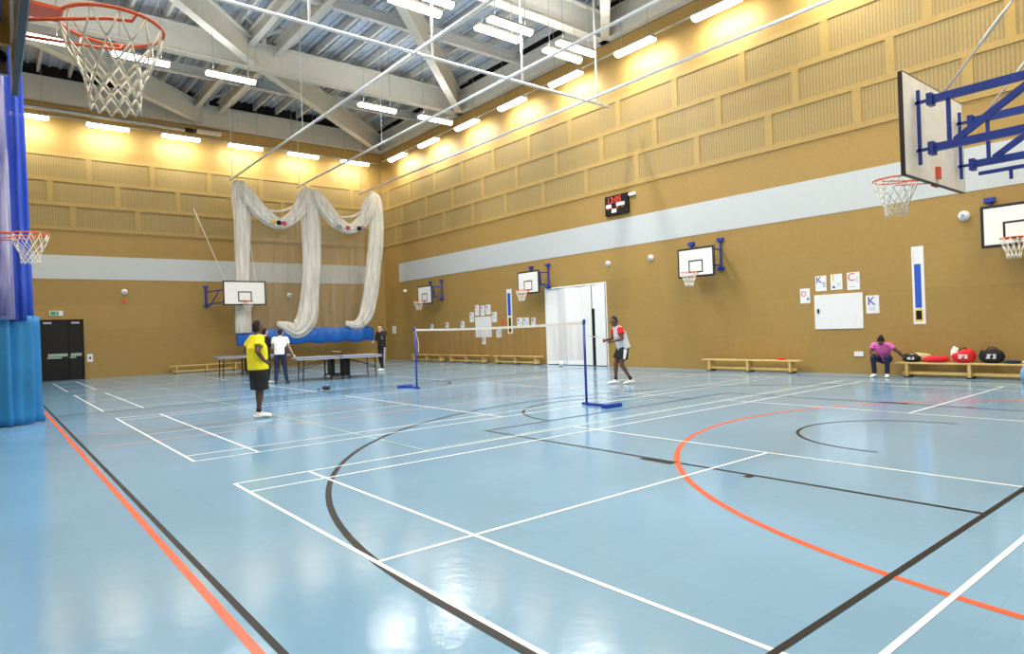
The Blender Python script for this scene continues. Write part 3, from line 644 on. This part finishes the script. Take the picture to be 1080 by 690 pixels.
b = MB(); b.ball((.0, -.055, .045), .014, .004, .014, M['paper'], 8, 6); b.bar((0, -.055, .03), (-.01, -.055, -.02), .004, .02, M['paper'], (1, 0, 0)); b.bar((-.01, -.055, -.02), (.03, -.055, -.06), .004, .012, M['paper'], (0, 1, 0)); b.bar((-.01, -.055, -.02), (-.04, -.055, -.06), .004, .012, M['paper'], (0, 1, 0)); b.bar((-.04, -.055, .0), (.035, -.055, .02), .004, .01, M['paper'], (0, 1, 0)); b.bar((-.16, -.055, 0), (-.08, -.055, 0), .004, .015, M['paper'], (0, 1, 0)); b.build('running_figure', r)
tag(r, 'green and white exit sign over the black door', 'exit sign')
b = MB(); b.box(3.24, 3.44, YB-.01, YB, .7, 1.03, M['paper']); b.box(3.3, 3.38, YB-.014, YB-.01, .82, .92, M['ink_blue']); tag(b.build('door_notice'), 'white notice with blue symbol beside the black door', 'sign')

# ---------------------------------------------------------------- benches
def bench(L, name='gym_bench'):
    r = empty(name, (0, 0, 0))
    b = MB(); b.box(-.14, .14, -L/2, L/2, .31, .35, M['bench']); b.build('seat', r, bevel=.008)
    b = MB(); b.box(-.03, .03, -L/2+.12, L/2-.12, .06, .13, M['bench']); b.build('lower_rail', r, bevel=.005)
    for y in (-L/2+.25, 0, L/2-.25):
        b = MB(); b.box(-.13, .13, y-.03, y+.03, .02, .31, M['bench']); b.box(-.16, .16, y-.045, y+.045, 0, .03, M['rubber']); b.build('leg', r)
    return r
bp = bench(3.0)
for i, (x, y, rz, s) in enumerate(((16.85, 10.1, 0, 'long low pine bench carrying one small red item'), (16.85, 4.75, 0, 'long low pine bench heaped with sports bags'), (16.9, 27.5, 0, 'far pine bench nearest the corner'),
                              (16.9, 24.1, 0, 'far pine bench under the notice board'), (16.9, 20.6, 0, 'far pine bench just before the white doors'), (7.75, 31.85, pi/2, 'low pine bench against the end wall'))):
    o = bp if i == 0 else copy_tree(bp); o.location = (x, y, 0); o.rotation_euler.z = rz; tag(o, s, 'bench', 'low pine gym benches')

# ---------------------------------------------------------------- bags and clothes on the bench
def soft(name, c, r3, m, label, cat='bag', seed=1, rot=0, extra=None, slope=0):
    rt = empty(name, (c[0], c[1], c[2]), rot); b = MB(); rnd = random.Random(seed); n, k = 22, 12; a, bb, h = r3; rg = []
    ph = rnd.uniform(0, 6)
    for i in range(k+1):
        t = -1+2*i/k; e = (1-abs(t)**3)**.5 if abs(t) < 1 else .02; e = max(e, .05); ring = []
        for j in range(n):
            an = 2*pi*j/n; cs, sn = cos(an), sin(an); p = .72
            ux = abs(cs)**p*(1 if cs >= 0 else -1); uz = abs(sn)**p*(1 if sn >= 0 else -1)
            w = 1+.1*sin(3*an+4*t+ph)+.07*sin(7*t+2*an+ph)+.05*sin(13*t-3*an)
            ring.append((a*e*ux*w, bb*t, h+h*uz*e*((w*(1+slope*t)) if uz > 0 else 1)))
        rg.append(ring)
    b.loft(rg, m); b.build('body', rt, smooth=True)
    if extra: extra(rt, a, bb, h)
    tag(rt, label, cat); return rt
def straps(mm):
    def f2(rt, a, bb, h):
        b = MB(); b.tube([(a*.4*s0, bb*t, h*(1.75+.6*(1-abs(t)*2)**.5 if abs(t) < .5 else 1.75)) for s0, t in [(1, -.5), (1, -.35), (1, 0), (1, .35), (1, .5)]], .012, mm, 6); b.build('handle', rt, smooth=True)
        b = MB(); b.box(-a*1.03, -a*.93, -bb*.45, bb*.3, h*.7, h*1.35, CL['palegrey']); b.build('side_patch', rt, label='pale patch on the side')
    return f2
BX = 16.85
soft('sports_bag', (BX, 5.92, .35), (.12, .2, .09), CL['black'], 'small black bag with pale mark beside the seated person', seed=2, slope=.3, extra=straps(CL['black']))
soft('racket_bag', (BX-.02, 5.42, .35), (.13, .28, .075), CL['red'], 'flat red racket bag lying along the bench', seed=3, slope=-.3)
soft('racket_bag', (BX+.0, 4.88, .35), (.13, .24, .14), CL['red'], 'bulging red and white racket bag next to the black holdall', seed=5, slope=-.55, extra=straps(CL['black']))
soft('holdall', (BX, 4.36, .35), (.14, .24, .15), CL['black'], 'round black holdall in the middle of the bags bench', seed=6, extra=straps(CL['black']))
soft('folded_jacket', (BX, 4.0, .35), (.13, .17, .035), CL['navy'], 'dark jacket laid flat past the holdall', 'clothing', 7)
soft('towel', (BX-.02, 3.68, .35), (.13, .16, .035), CL['beige'], 'cream towel folded on the bench', 'towel', 8)
soft('sports_bag', (BX, 3.42, .35), (.13, .12, .1), CL['black'], 'black bag at the end of the bench beyond the towel', seed=9)
soft('towel', (17.06, 5.85, .35), (.06, .3, .1), CL['beige'], 'beige cloth draped behind the small black bag', 'towel', 10)
soft('shuttle_tube', (17.06, 5.1, .35), (.07, .09, .17), CL['white'], 'white bundle sticking up behind the red bag', 'bundle', 11)
soft('wrist_band', (BX, 9.15, .35), (.06, .13, .03), CL['red'], 'small red cloth lying on the plain bench', 'clothing', 12)
soft('carrier_bag', (16.45, 3.66, 0), (.12, .12, .17), CL['skirt'] if 'skirt' in CL else mat('light_blue_plastic', (110, 165, 225), .3), 'light blue bag on the floor in front of the bags bench', seed=13)
soft('small_bag', (7.07, 16.77, 0), (.09, .12, .045), CL['black'], 'small dark bundle lying on the open floor', 'bundle', 14)
b = MB(); b.ball((16.7, 17.75, .1), .1, .1, .1, M['paper'], 18, 12); tag(b.build('ball', smooth=True), 'white ball on the floor before the white doors', 'ball')

# ---------------------------------------------------------------- badminton net
def post(y, s, label):
    r = empty('net_post', (8.59, y, 0))
    b = MB(); b.tube([(0, 0, 0), (0, 0, 1.56)], .024, M['pole_blue'], 12); b.build('pole', r, smooth=True)
    b = MB(); b.box(-.045, .045, -.08*s if s > 0 else -.7, .7 if s > 0 else .08, 0, .05, M['pole_blue']); b.build('foot', r, bevel=.005)
    b = MB(); b.box(-.2, .2, s*.62-.07, s*.62+.07, 0, .07, M['pole_blue']); b.build('ballast', r, bevel=.01)
    b = MB(); b.tube([(0, 0, 1.5), (0, s*.01, 1.56), (0, 0, 1.575)], .03, M['pole_blue'], 10); b.build('cap', r)
    tag(r, label, 'net post', 'blue badminton net posts')
post(8.48, -1, 'blue badminton post standing in front of the white doors'); post(14.58, 1, 'far blue badminton post near the table tennis tables')
r = empty('badminton_net', (8.59, 11.53, 0)); N = 24
def sag(t): return 1.545-.03*(1-(2*t-1)**2)
b = MB(); b.loft([[(0, -3.02+6.04*i/N, sag(i/N)-.72+.03*sin(i)*0), (0, -3.02+6.04*i/N, sag(i/N)-.03)] for i in range(N+1)], M['net_court'], closed_ring=False); b.build('mesh', r)
b = MB()
for i in range(N): b.bar((0, -3.02+6.04*i/N, sag(i/N)-.025), (0, -3.02+6.04*(i+1)/N, sag((i+1)/N)-.025), .006, .05, M['cord'])
b.build('top_tape', r)
b = MB(); b.tube([(0, 3.03, 1.5), (.03, 2.95, 1.2), (0, 2.9, .95)], .008, M['cord'], 6); b.build('cord', r)
tag(r, 'badminton net with white top tape stretched between blue posts', 'net')

# ---------------------------------------------------------------- table tennis
def tt(loc, rz, label):
    r = empty('table_tennis_table', loc, rz); g_ = M['black']
    for s in (-1, 1):
        b = MB(); x0, x1 = sorted((s*.01, s*1.37)); b.box(x0, x1, -.7625, .7625, .735, .76, M['table_top'])
        for y0, y1 in ((-.7625, -.745), (.745, .7625), (-.003, .003)): b.box(x0, x1, y0, y1, .76, .7615, M['line_white'])
        b.box(*sorted((s*1.355, s*1.37)), -.7625, .7625, .76, .7615, M['line_white']); b.build('half_top', r)
        b = MB()
        for y in (-.74, .74): b.box(x0, x1, y-.012, y+.012, .69, .735, M['ink_grey'])
        b.box(*sorted((s*1.34, s*1.365)), -.75, .75, .69, .735, M['ink_grey']); b.build('apron', r)
        for y in (-.62, .62):
            b = MB(); b.tube([(s*1.15, y, .7), (s*1.18, y, .0)], .018, g_, 8); b.build('leg', r)
        b = MB(); b.bar((s*1.16, -.62, .35), (s*1.16, .62, .35), .02, .02, g_); b.bar((s*1.15, -.6, .4), (s*.3, -.5, .66), .018, .018, g_); b.bar((s*1.15, .6, .4), (s*.3, .5, .66), .018, .018, g_); b.build('brace', r)
        b = MB(); b.box(*sorted((s*.12, s*.26)), -.3, .3, .12, .7, g_) if s < 0 else b.box(.12, .3, -.55, .1, .12, .7, g_); b.build('under_cabinet', r)
        for y in (-.6, .6):
            b = MB(); b.box(s*.3-.02, s*.3+.02, y-.02, y+.02, .1, .7, g_); b.ring((s*.3, y, .055), .04, .018, g_, 16, 'y', 6); b.build('wheel_leg', r)
    b = MB(); b.bar((-.32, -.6, .13), (.32, -.6, .13), .04, .04, g_); b.bar((-.32, .6, .13), (.32, .6, .13), .04, .04, g_); b.bar((0, -.6, .13), (0, .6, .13), .04, .04, g_); b.build('undercarriage', r)
    b = MB(); b.box(-.003, .003, -.9, .9, .77, .9, M['net_court']); b.box(-.006, .006, -.9, .9, .9, .915, M['cord']); b.tube([(0, -.91, .74), (0, -.91, .92)], .012, g_, 8); b.tube([(0, .91, .74), (0, .91, .92)], .012, g_, 8); b.build('table_net', r)
    tag(r, label, 'table', 'table tennis tables'); return r
tt((9.15, 20.75, 0), radians(-14), 'grey-blue table tennis table in front of the boy in white, nearest the net post')
tt((8.4, 27.3, 0), radians(-8), 'far table tennis table partly hidden behind the man in yellow')

# ---------------------------------------------------------------- people
def ellring(c, d, lat, a, b, n=16):
    d = V(d).normalized(); l = V(lat); l = (l-d*l.dot(d)).normalized(); w = d.cross(l)
    return [V(c)+l*(a*cos(2*pi*k/n))+w*(b*sin(2*pi*k/n)) for k in range(n)]
def limb(mb, pts, m, lat=(0, 1, 0), round_ends=True):
    """PTS: (point, lateral radius, depth radius); closed tapering volume through them"""
    R = []; P = [V(p[0]) for p in pts]
    for i, (p, a, b) in enumerate(pts):
        d = (P[min(i+1, len(P)-1)]-P[max(i-1, 0)]); R.append((P[i], d.normalized(), a, b))
    rg = []
    if round_ends:
        p, d, a, b = R[0]
        for t in (-.95, -.7, -.35): k = (1-t*t)**.5; rg.append(ellring(p+d*(t*min(a, b)), d, lat, a*k, b*k))
    for p, d, a, b in R: rg.append(ellring(p, d, lat, a, b))
    if round_ends:
        p, d, a, b = R[-1]
        for t in (.35, .7, .95): k = (1-t*t)**.5; rg.append(ellring(p+d*(t*min(a, b)), d, lat, a*k, b*k))
    mb.loft(rg, m)
def hand(mb, wr, d, nrm, m, side, curl=.5, s=1):
    d = V(d).normalized(); nrm = V(nrm); nrm = (nrm-d*nrm.dot(d)).normalized(); l = d.cross(nrm)*side; w = V(wr)
    limb(mb, [(w, .027*s, .022*s), (w+d*.03*s, .036*s, .017*s), (w+d*.085*s, .041*s, .015*s)], m, lat=l)
    for k, L in enumerate((.068, .077, .072, .057)):
        b0 = w+d*.088*s+l*((.03-.02*k)*s); a1 = curl*.7; a2 = curl*1.5
        p1 = b0+(d*cos(a1)-nrm*sin(a1))*(L*.5*s); p2 = p1+(d*cos(a2)-nrm*sin(a2))*(L*.5*s)
        limb(mb, [(b0-d*.02*s, .0095*s, .0095*s), (p1, .0088*s, .0088*s), (p2, .0075*s, .0075*s)], m, lat=l)
    t0 = w+d*.03*s+l*.028*s; t1 = t0+(l*.7+d*.6-nrm*.3).normalized()*(.035*s); t2 = t1+(l*.25+d*.9-nrm*.4*curl).normalized()*(.032*s)
    limb(mb, [(t0, .012*s, .012*s), (t1, .0105*s, .0105*s), (t2, .0085*s, .0085*s)], m, lat=l)
def person(loc, yaw, H, J, skin, clothes, label, girth=1.0, hair='short'):
    """J: joints in metres for a 1.74 m figure, x forward, y left, z up"""
    s = H/1.74; r = empty('person', loc, yaw)
    g_ = girth
    P = {k: V(v)*s for k, v in J.items() if not isinstance(v, (int, float))}
    hip = (P['hipL']+P['hipR'])/2; nk = P['neck']; hd = P['head']; ch = P['chest']; pel = P['pelvis']
    body = MB(); up = (nk-pel).normalized()
    wa = pel.lerp(ch, .45)
    limb(body, [(pel-up*.03*s, .155*s*g_, .105*s*g_), (wa, .14*s*g_, .1*s*g_), (ch, .165*s*g_, .112*s*g_), (ch.lerp(nk, .6), .15*s, .088*s), (nk, .07*s, .06*s)], skin)
    hu = (hd-nk).normalized(); hf = V((1, 0, 0)); 
    if 'face' in J: hf = V(J['face']).normalized()
    hf = (hf-V((0, 0, 1))*0).normalized(); lat = V((0, 0, 1)).cross(hf).normalized(); hup = hf.cross(lat).normalized()
    limb(body, [(nk-hu*.03*s, .056*s, .056*s), (hd-hup*.07*s, .05*s, .052*s)], skin)
    # skull, jaw, nose, ears
    def hp(f_, l_, u_): return hd+hf*(f_*s*1.08)+lat*(l_*s*1.08)+hup*(u_*s*1.05)
    limb(body, [(hp(.0, 0, -.06), .055*s, .062*s), (hp(-.005, 0, -.01), .07*s, .082*s), (hp(-.008, 0, .045), .073*s, .09*s), (hp(-.01, 0, .075), .055*s, .07*s)], skin, lat=lat)
    limb(body, [(hp(.05, 0, -.085), .026*s, .022*s), (hp(.045, 0, -.055), .04*s, .03*s)], skin, lat=lat)
    limb(body, [(hp(.083, 0, .012), .008*s, .008*s), (hp(.1, 0, -.022), .014*s, .012*s)], skin, lat=lat)
    limb(body, [(hp(.076, -.03, .025), .01*s, .01*s), (hp(.08, .03, .025), .01*s, .01*s)], skin)
    limb(body, [(hp(.075, -.02, -.05), .009*s, .007*s), (hp(.08, 0, -.05), .01*s, .008*s), (hp(.075, .02, -.05), .009*s, .007*s)], skin)
    for q in (-1, 1): limb(body, [(hp(0, q*.076, -.02), .009*s, .015*s), (hp(-.005, q*.08, .02), .01*s, .018*s)], skin, lat=lat)
    for S, q in (('L', 1), ('R', -1)):
        sh, el, wr = P['sh'+S], P['el'+S], P['wr'+S]; hp_, kn, an = P['hip'+S], P['kn'+S], P['an'+S]
        limb(body, [(sh+(nk-sh)*.25, .055*s, .055*s), (sh, .058*s, .058*s), (sh.lerp(el, .45), .047*s*g_, .05*s*g_), (el, .038*s, .038*s)], skin)
        limb(body, [(el, .038*s, .038*s), (el.lerp(wr, .3), .041*s, .04*s), (wr, .025*s, .024*s)], skin)
        hand(body, wr, J.get('hd'+S, (wr-el)), J.get('hn'+S, (0, -q, 0)), skin, q, J.get('curl', .5), s)
        limb(body, [(hp_, .09*s*g_, .098*s*g_), (hp_.lerp(kn, .5), .076*s*g_, .082*s*g_), (kn, .054*s, .056*s)], skin)
        limb(body, [(kn, .053*s, .056*s), (kn.lerp(an, .3), .052*s, .058*s), (kn.lerp(an, .7), .038*s, .04*s), (an, .033*s, .036*s)], skin)
        to = P['to'+S]; limb(body, [(an-(to-an)*.2+V((0, 0, -.03*s)), .03*s, .03*s), (an.lerp(to, .5), .034*s, .028*s), (to, .036*s, .018*s)], skin, lat=(0, 1, 0))
    body.build('body', r, remesh=.009)
    for q in (-1, 1):
        e = MB(); e.ball(hp(.073, q*.032, .008), .009*s, .009*s, .006*s, CL['palegrey'], 8, 6); e.ball(hp(.08, q*.032, .008), .0055*s, .0055*s, .0055*s, CL['black'], 6, 5); e.build('eye', r, smooth=True)
    # hair
    h = MB(); hs = .006
    if hair == 'long':
        limb(h, [(hp(-.04, 0, -.06), .07*s, .06*s), (hp(-.025, 0, .0), .082*s, .085*s), (hp(-.015, 0, .05), .08*s, .095*s), (hp(-.012, 0, .085), .058*s, .072*s)], CL['hair'], lat=lat)
        limb(h, [(hp(-.1, 0, .03), .045*s, .045*s), (hp(-.14, 0, -.0), .03*s, .03*s), (hp(-.15, 0, -.06), .02*s, .02*s)], CL['hair'], lat=lat)
    else:
        limb(h, [(hp(-.03, 0, -.02), .07*s, .066*s), (hp(-.024, 0, .03), .0765*s, .08*s), (hp(-.016, 0, .06), .072*s, .088*s), (hp(-.012, 0, .085), .054*s, .068*s)], CL['hair'], lat=lat)
    h.build('hair', r, remesh=.01)
    c_ = clothes
    # shirt: torso to hem, with sleeves
    t = MB(); mt = CL[c_['top']]; k = c_.get('loose', .03)*s; hem = c_.get('hem', -.07)*s
    fl2 = c_.get('flare', 1.0)
    limb(t, [(pel+up*hem, (.155*s*g_+k)*fl2, (.112*s*g_+k)*fl2), (wa, .148*s*g_+k, .11*s*g_+k), (ch, .168*s*g_+k*.8, .116*s*g_+k*.8), (ch.lerp(nk, .6), .155*s+k*.5, .092*s+k*.4)], mt, round_ends=False)
    limb(t, [(ch.lerp(nk, .55), .155*s+k*.5, .092*s+k*.4), (ch.lerp(nk, .85), .1*s+k*.4, .075*s+k*.2), (nk+up*.01*s, .06*s+.008, .06*s+.008)], mt, round_ends=False)
    slv = c_.get('sleeve', .5)
    for S in 'LR':
        sh, el, wr = P['sh'+S], P['el'+S], P['wr'+S]
        limb(t, [(sh+(nk-sh)*.3, .062*s, .06*s), (sh, .068*s+k*.2, .066*s+k*.2), (sh.lerp(el, min(slv, .95)), .056*s*g_+k*.6, .056*s*g_+k*.6)], mt, round_ends=False)
        if slv > 1: limb(t, [(sh.lerp(el, .5), .056*s+k*.3, .056*s+k*.3), (el, .052*s, .052*s), (el.lerp(wr, .5), .048*s, .046*s), (wr, .036*s, .034*s)], mt, round_ends=False)
        limb(t, [(sh.lerp(nk, .3), .06*s, .06*s), (sh, .066*s+k*.2, .064*s+k*.2)], mt)
    t.build(c_.get('top_name', 'shirt'), r, remesh=.012)
    if 'accent' in c_:
        for S, kind in c_['accent']:
            sh, el = P['sh'+S], P['el'+S]; t = MB(); limb(t, [(sh.lerp(nk, .2), .068*s+k*.2, .068*s+k*.2), (sh, .076*s+k*.2, .074*s+k*.2), (sh.lerp(el, .5), .062*s*g_+k*.6, .062*s*g_+k*.6)], CL[kind], round_ends=False); t.build('sleeve', r, remesh=.012, label=kind+' sleeve')
    if 'panel' in c_:
        t = MB(); q = -1 if c_['panel'][0] == 'R' else 1; off = V((0, q*(.12*s*g_+k*.85), 0)); limb(t, [(pel+up*hem+off, .05*s, .09*s), (wa+off*.97, .045*s, .085*s), (ch+off*.9, .045*s, .05*s)], CL[c_['panel'][1]], round_ends=False); t.build('side_panel', r, remesh=.012, label=c_['panel'][1]+' side panel')
    # trousers or shorts
    b = MB(); mb_ = CL[c_['legs']]; L = c_['len']
    limb(b, [(pel+up*.08*s, .15*s*g_+.012, .105*s*g_+.012), (pel-up*.03*s, .165*s*g_+.012, .115*s*g_+.014)], mb_, round_ends=True)
    for S in 'LR':
        h_, kn, an = P['hip'+S], P['kn'+S], P['an'+S]
        wd = c_.get('wide', .02)*s
        if L <= 1:
            limb(b, [(h_+(pel-h_)*.2, .098*s*g_, .108*s*g_), (h_.lerp(kn, .35), .09*s*g_+wd*.7, .096*s*g_+wd*.7), (h_.lerp(kn, L), .078*s*g_+wd*1.4, .084*s*g_+wd*1.4)], mb_, round_ends=False)
            limb(b, [(pel-up*.02*s, .1*s*g_, .1*s*g_), (h_, .1*s*g_, .11*s*g_)], mb_)
        else:
            limb(b, [(h_, .096*s*g_, .106*s*g_), (h_.lerp(kn, .5), .085*s*g_, .09*s*g_), (kn, .07*s, .074*s)], mb_)
            limb(b, [(kn, .07*s, .074*s), (kn.lerp(an, .5), .06*s, .062*s), (an+(kn-an)*.08, .058*s, .06*s)], mb_)
            limb(b, [(pel-up*.02*s, .1*s*g_, .1*s*g_), (h_, .1*s*g_, .11*s*g_)], mb_)
    b.build(c_.get('legs_name', 'shorts' if L <= 1 else 'trousers'), r, remesh=.012)
    if 'leg_stripe' in c_:
        for S, q in (('L', 1), ('R', -1)):
            h_, kn, an = P['hip'+S], P['kn'+S], P['an'+S]; b = MB()
            o1 = V((0, q*(.085*s*g_), 0)); e = L if L <= 1 else 1
            o2 = V((0, q*(.07*s*g_+(.02*s if L <= 1 else 0)), 0))
            limb(b, [(h_.lerp(kn, .1)+o1, .032*s, .05*s), (h_.lerp(kn, e)+o2, .032*s, .05*s if L <= 1 else .03*s)]+([] if L <= 1 else [(kn.lerp(an, .9)+V((0, q*.045*s, 0)), .02*s, .025*s)]), CL[c_['leg_stripe']], round_ends=False); b.build('side_stripe', r, remesh=.012, label=c_['leg_stripe']+' side stripe')
    for S in 'LR':
        an, to = P['an'+S], P['to'+S]; f3 = V((to.x-an.x, to.y-an.y, 0)).normalized(); b = MB(); l2 = f3.cross(V((0, 0, 1)))
        z0 = min(an.z, to.z)-.02*s
        ba = V((an.x, an.y, max(an.z-.045*s, .03*s))); 
        limb(b, [(ba-f3*.055*s, .036*s, .036*s), (ba+f3*.02*s, .04*s, .042*s), (an.lerp(to, .6)+V((0, 0, .0)), .046*s, .034*s), (to+f3*.06*s, .042*s, .024*s)], CL[c_['shoes']], lat=l2)
        limb(b, [(ba+V((0, 0, .0)), .042*s, .045*s), (an+V((0, 0, .03*s)), .044*s, .046*s)], CL[c_['shoes']], round_ends=False)
        o = b.build('shoe', r, remesh=.01)
        # rest on the floor
        zmin = min(v.co.z for v in o.data.vertices)
        for v in o.data.vertices:
            v.co.z = max(v.co.z-zmin*(1 if zmin < 0 else 0), .004)
        if 'socks' in c_:
            b = MB(); kn = P['kn'+S]; limb(b, [(an, .042*s, .044*s), (an.lerp(kn, .22), .042*s, .045*s)], CL[c_['socks']], round_ends=False); b.build('sock', r, remesh=.01)
    tag(r, label, 'person'); return r
STAND = dict(pelvis=(0, 0, .97), chest=(.0, 0, 1.28), neck=(-.01, 0, 1.49), head=(.02, 0, 1.62), shL=(-.01, .19, 1.43), shR=(-.01, -.19, 1.43), hipL=(0, .09, .92), hipR=(0, -.09, .92),
             knL=(.02, .1, .5), knR=(.02, -.1, .5), anL=(-.02, .1, .09), anR=(-.02, -.1, .09), toL=(.12, .12, .03), toR=(.12, -.12, .03),
             elL=(-.03, .25, 1.16), elR=(-.03, -.25, 1.16), wrL=(.05, .25, .92), wrR=(.05, -.25, .92))
def J(**k): d = dict(STAND); d.update(k); return d
person((3.82, 12.1, 0), radians(2), 1.76, J(elL=(-.1, .34, 1.2), wrL=(.06, .2, 1.02), elR=(-.12, -.33, 1.2), wrR=(.05, -.21, 1.02), hdR=(.8, .4, -.3), hdL=(.8, -.4, -.3), hnR=(0, -1, 0), hnL=(0, 1, 0),
       chest=(-.01, 0, 1.26), face=(1, .12, -.02), anL=(.02, .07, .09), toL=(.17, .09, .03), anR=(-.05, -.08, .09), toR=(.1, -.1, .03), knL=(.03, .08, .5), knR=(0, -.09, .5)),
       SK1, dict(top='yellow', legs='black', len=.97, shoes='shoe', socks='sock', sleeve=.6, loose=.04, hem=-.1, flare=1.0, wide=.03), 'man in a yellow shirt and black shorts standing with hands on hips', girth=1.22)
person((12.18, 10.76, 0), radians(152), 1.72, J(pelvis=(-.05, 0, .96), chest=(.03, 0, 1.25), neck=(.1, 0, 1.45), head=(.17, 0, 1.565), shL=(.08, .19, 1.38), shR=(.08, -.19, 1.38), hipL=(-.05, .09, .91), hipR=(-.05, -.09, .91),
       elL=(.07, .27, 1.13), wrL=(.3, .2, 1.08), elR=(.14, -.25, 1.14), wrR=(.36, -.14, 1.1), face=(1, .1, -.25), knL=(.05, .1, .5), anL=(-.2, .1, .1), toL=(-.06, .12, .03), knR=(.12, -.1, .5), anR=(.14, -.1, .09), toR=(.28, -.12, .03), hnL=(0, 1, 0), hnR=(0, -1, 0), curl=1.2),
       SK2, dict(top='palegrey', accent=[('L', 'red'), ('R', 'red')], legs='black', leg_stripe='white', len=.68, shoes='shoe', socks='sock', loose=.035, hem=-.08, sleeve=.5, wide=.03), 'badminton player in a pale shirt with red sleeves, leaning forward', girth=1.12)
person((7.1, 20.3, 0), radians(62), 1.74, J(chest=(.04, 0, 1.26), neck=(.07, 0, 1.46), head=(.13, 0, 1.58), shL=(.05, .18, 1.4), shR=(.05, -.18, 1.4), elR=(.14, -.25, 1.14), wrR=(.3, -.33, .93), elL=(.1, .24, 1.15), wrL=(.28, .14, 1.0), face=(1, -.1, -.35), knL=(.02, .13, .5), anL=(-.02, .15, .09), toL=(.12, .17, .03), knR=(.05, -.12, .5), anR=(.02, -.17, .09), toR=(.16, -.19, .03)),
       SK3, dict(top='white', panel=('R', 'navy'), legs='navy', len=2, shoes='black', sleeve=.55, loose=.03), 'boy in white top and navy trousers with back turned, leaning to the table')
person((6.85, 20.95, 0), radians(20), 1.74, J(elR=(.08, -.22, 1.16), wrR=(.3, -.12, 1.2), elL=(.05, .22, 1.15), wrL=(.25, .1, 1.15), face=(1, -.1, -.2)),
       SK3, dict(top='black', legs='black', len=2, shoes='shoe', sleeve=2, top_name='jacket'), 'person in black clothes mostly hidden between the man in yellow and the boy in white', girth=.95)
person((12.03, 23.0, 0), radians(196), 1.82, J(elL=(.12, .2, 1.2), wrL=(.16, .08, 1.44), elR=(.05, -.24, 1.17), wrR=(.22, -.16, 1.12), face=(1, .25, -.3), head=(.06, 0, 1.6), knL=(.06, .1, .5), anL=(.06, .1, .09), toL=(.2, .12, .03), anR=(-.1, -.1, .09), toR=(.04, -.12, .03), hdL=(0, -.1, 1), hnL=(-1, 0, 0)),
       SK3, dict(top='black', legs='black', leg_stripe='grey', len=2, shoes='shoe', sleeve=2, top_name='jacket'), 'person in a black tracksuit with one hand raised to the face', girth=.98)
person((16.82, 6.5, 0), radians(188), 1.62, J(pelvis=(.02, 0, .47), chest=(.2, 0, .7), neck=(.34, 0, .85), head=(.45, .03, .93), shL=(.29, .17, .82), shR=(.29, -.17, .82), hipL=(.04, .09, .46), hipR=(.04, -.09, .46),
       knL=(.42, .15, .5), knR=(.42, -.17, .5), anL=(.36, .13, .09), anR=(.36, -.16, .09), toL=(.5, .15, .03), toR=(.5, -.18, .03), elL=(.22, .38, .62), wrL=(.1, .5, .46), elR=(.34, -.25, .62), wrR=(.5, -.08, .6), face=(1, .1, -1.5), curl=.9),
       SK2, dict(top='pink', legs='navy', len=2, shoes='shoe', sleeve=.45, loose=.02, hem=.0), 'person in a pink top seated on the bench end, bending forward', girth=1.05, hair='long')
# racket in the player's hand
r = empty('badminton_racket', (11.72, 10.68, 1.1), 0); r.rotation_euler = (0, 0, radians(160)); b = MB(); b.tube([(0, 0, 0), (.12, 0, .03)], .014, CL['black'], 8); b.build('grip', r)
b = MB(); b.tube([(.12, 0, .03), (.36, 0, .08)], .005, M['alu'], 6); b.build('shaft', r); b = MB(); b.tube([(.48+.13*cos(t), .1*sin(t), .105+.025*cos(t)) for t in [2*pi*i/28 for i in range(28)]], .006, M['alu'], 6, closed=True); b.build('head_frame', r, smooth=True)
b = MB()
for i in range(-4, 5):
    y = .02*i; hx = .13*(1-(y/.1)**2)**.5 if abs(y) < .1 else 0; b.tube([(.48-hx, y, .105-.19*hx), (.48+hx, y, .105+.19*hx)], .001, M['cord'], 4)
    x = .026*i; hy = .1*(1-(x/.13)**2)**.5 if abs(x) < .13 else 0; b.tube([(.48+x, -hy, .105+.19*x), (.48+x, hy, .105+.19*x)], .001, M['cord'], 4)
b.build('strings', r); tag(r, 'badminton racket held out by the player in red sleeves', 'racket')

# ---------------------------------------------------------------- camera, world, view
F, YAW, PITCH, ROLL, H = 682.833, .68128, .00322, -.03537, 1.454
cam = bpy.data.cameras.new('camera'); cam.sensor_fit = 'HORIZONTAL'; cam.sensor_width = 36; cam.lens = F/1080*36; cam.clip_start = .05; cam.clip_end = 200
co = bpy.data.objects.new('camera', cam); COL.objects.link(co)
f_ = V((sin(YAW)*cos(PITCH), cos(YAW)*cos(PITCH), sin(PITCH))); r_ = V((cos(YAW), -sin(YAW), 0)); u_ = r_.cross(f_)
rr = r_*cos(ROLL)+u_*sin(ROLL); uu = u_*cos(ROLL)-r_*sin(ROLL)
co.matrix_world = Matrix(((rr.x, uu.x, -f_.x, 0), (rr.y, uu.y, -f_.y, 0), (rr.z, uu.z, -f_.z, H), (0, 0, 0, 1)))
SC.camera = co
w = bpy.data.worlds.new('world'); SC.world = w; w.use_nodes = True; w.node_tree.nodes['Background'].inputs[0].default_value = (.5, .5, .5, 1); w.node_tree.nodes['Background'].inputs[1].default_value = .05
SC.view_settings.view_transform = 'Standard'; SC.view_settings.look = 'None'; SC.view_settings.gamma = 1; SC.view_settings.use_curve_mapping = False
SC.view_settings.exposure = -.13
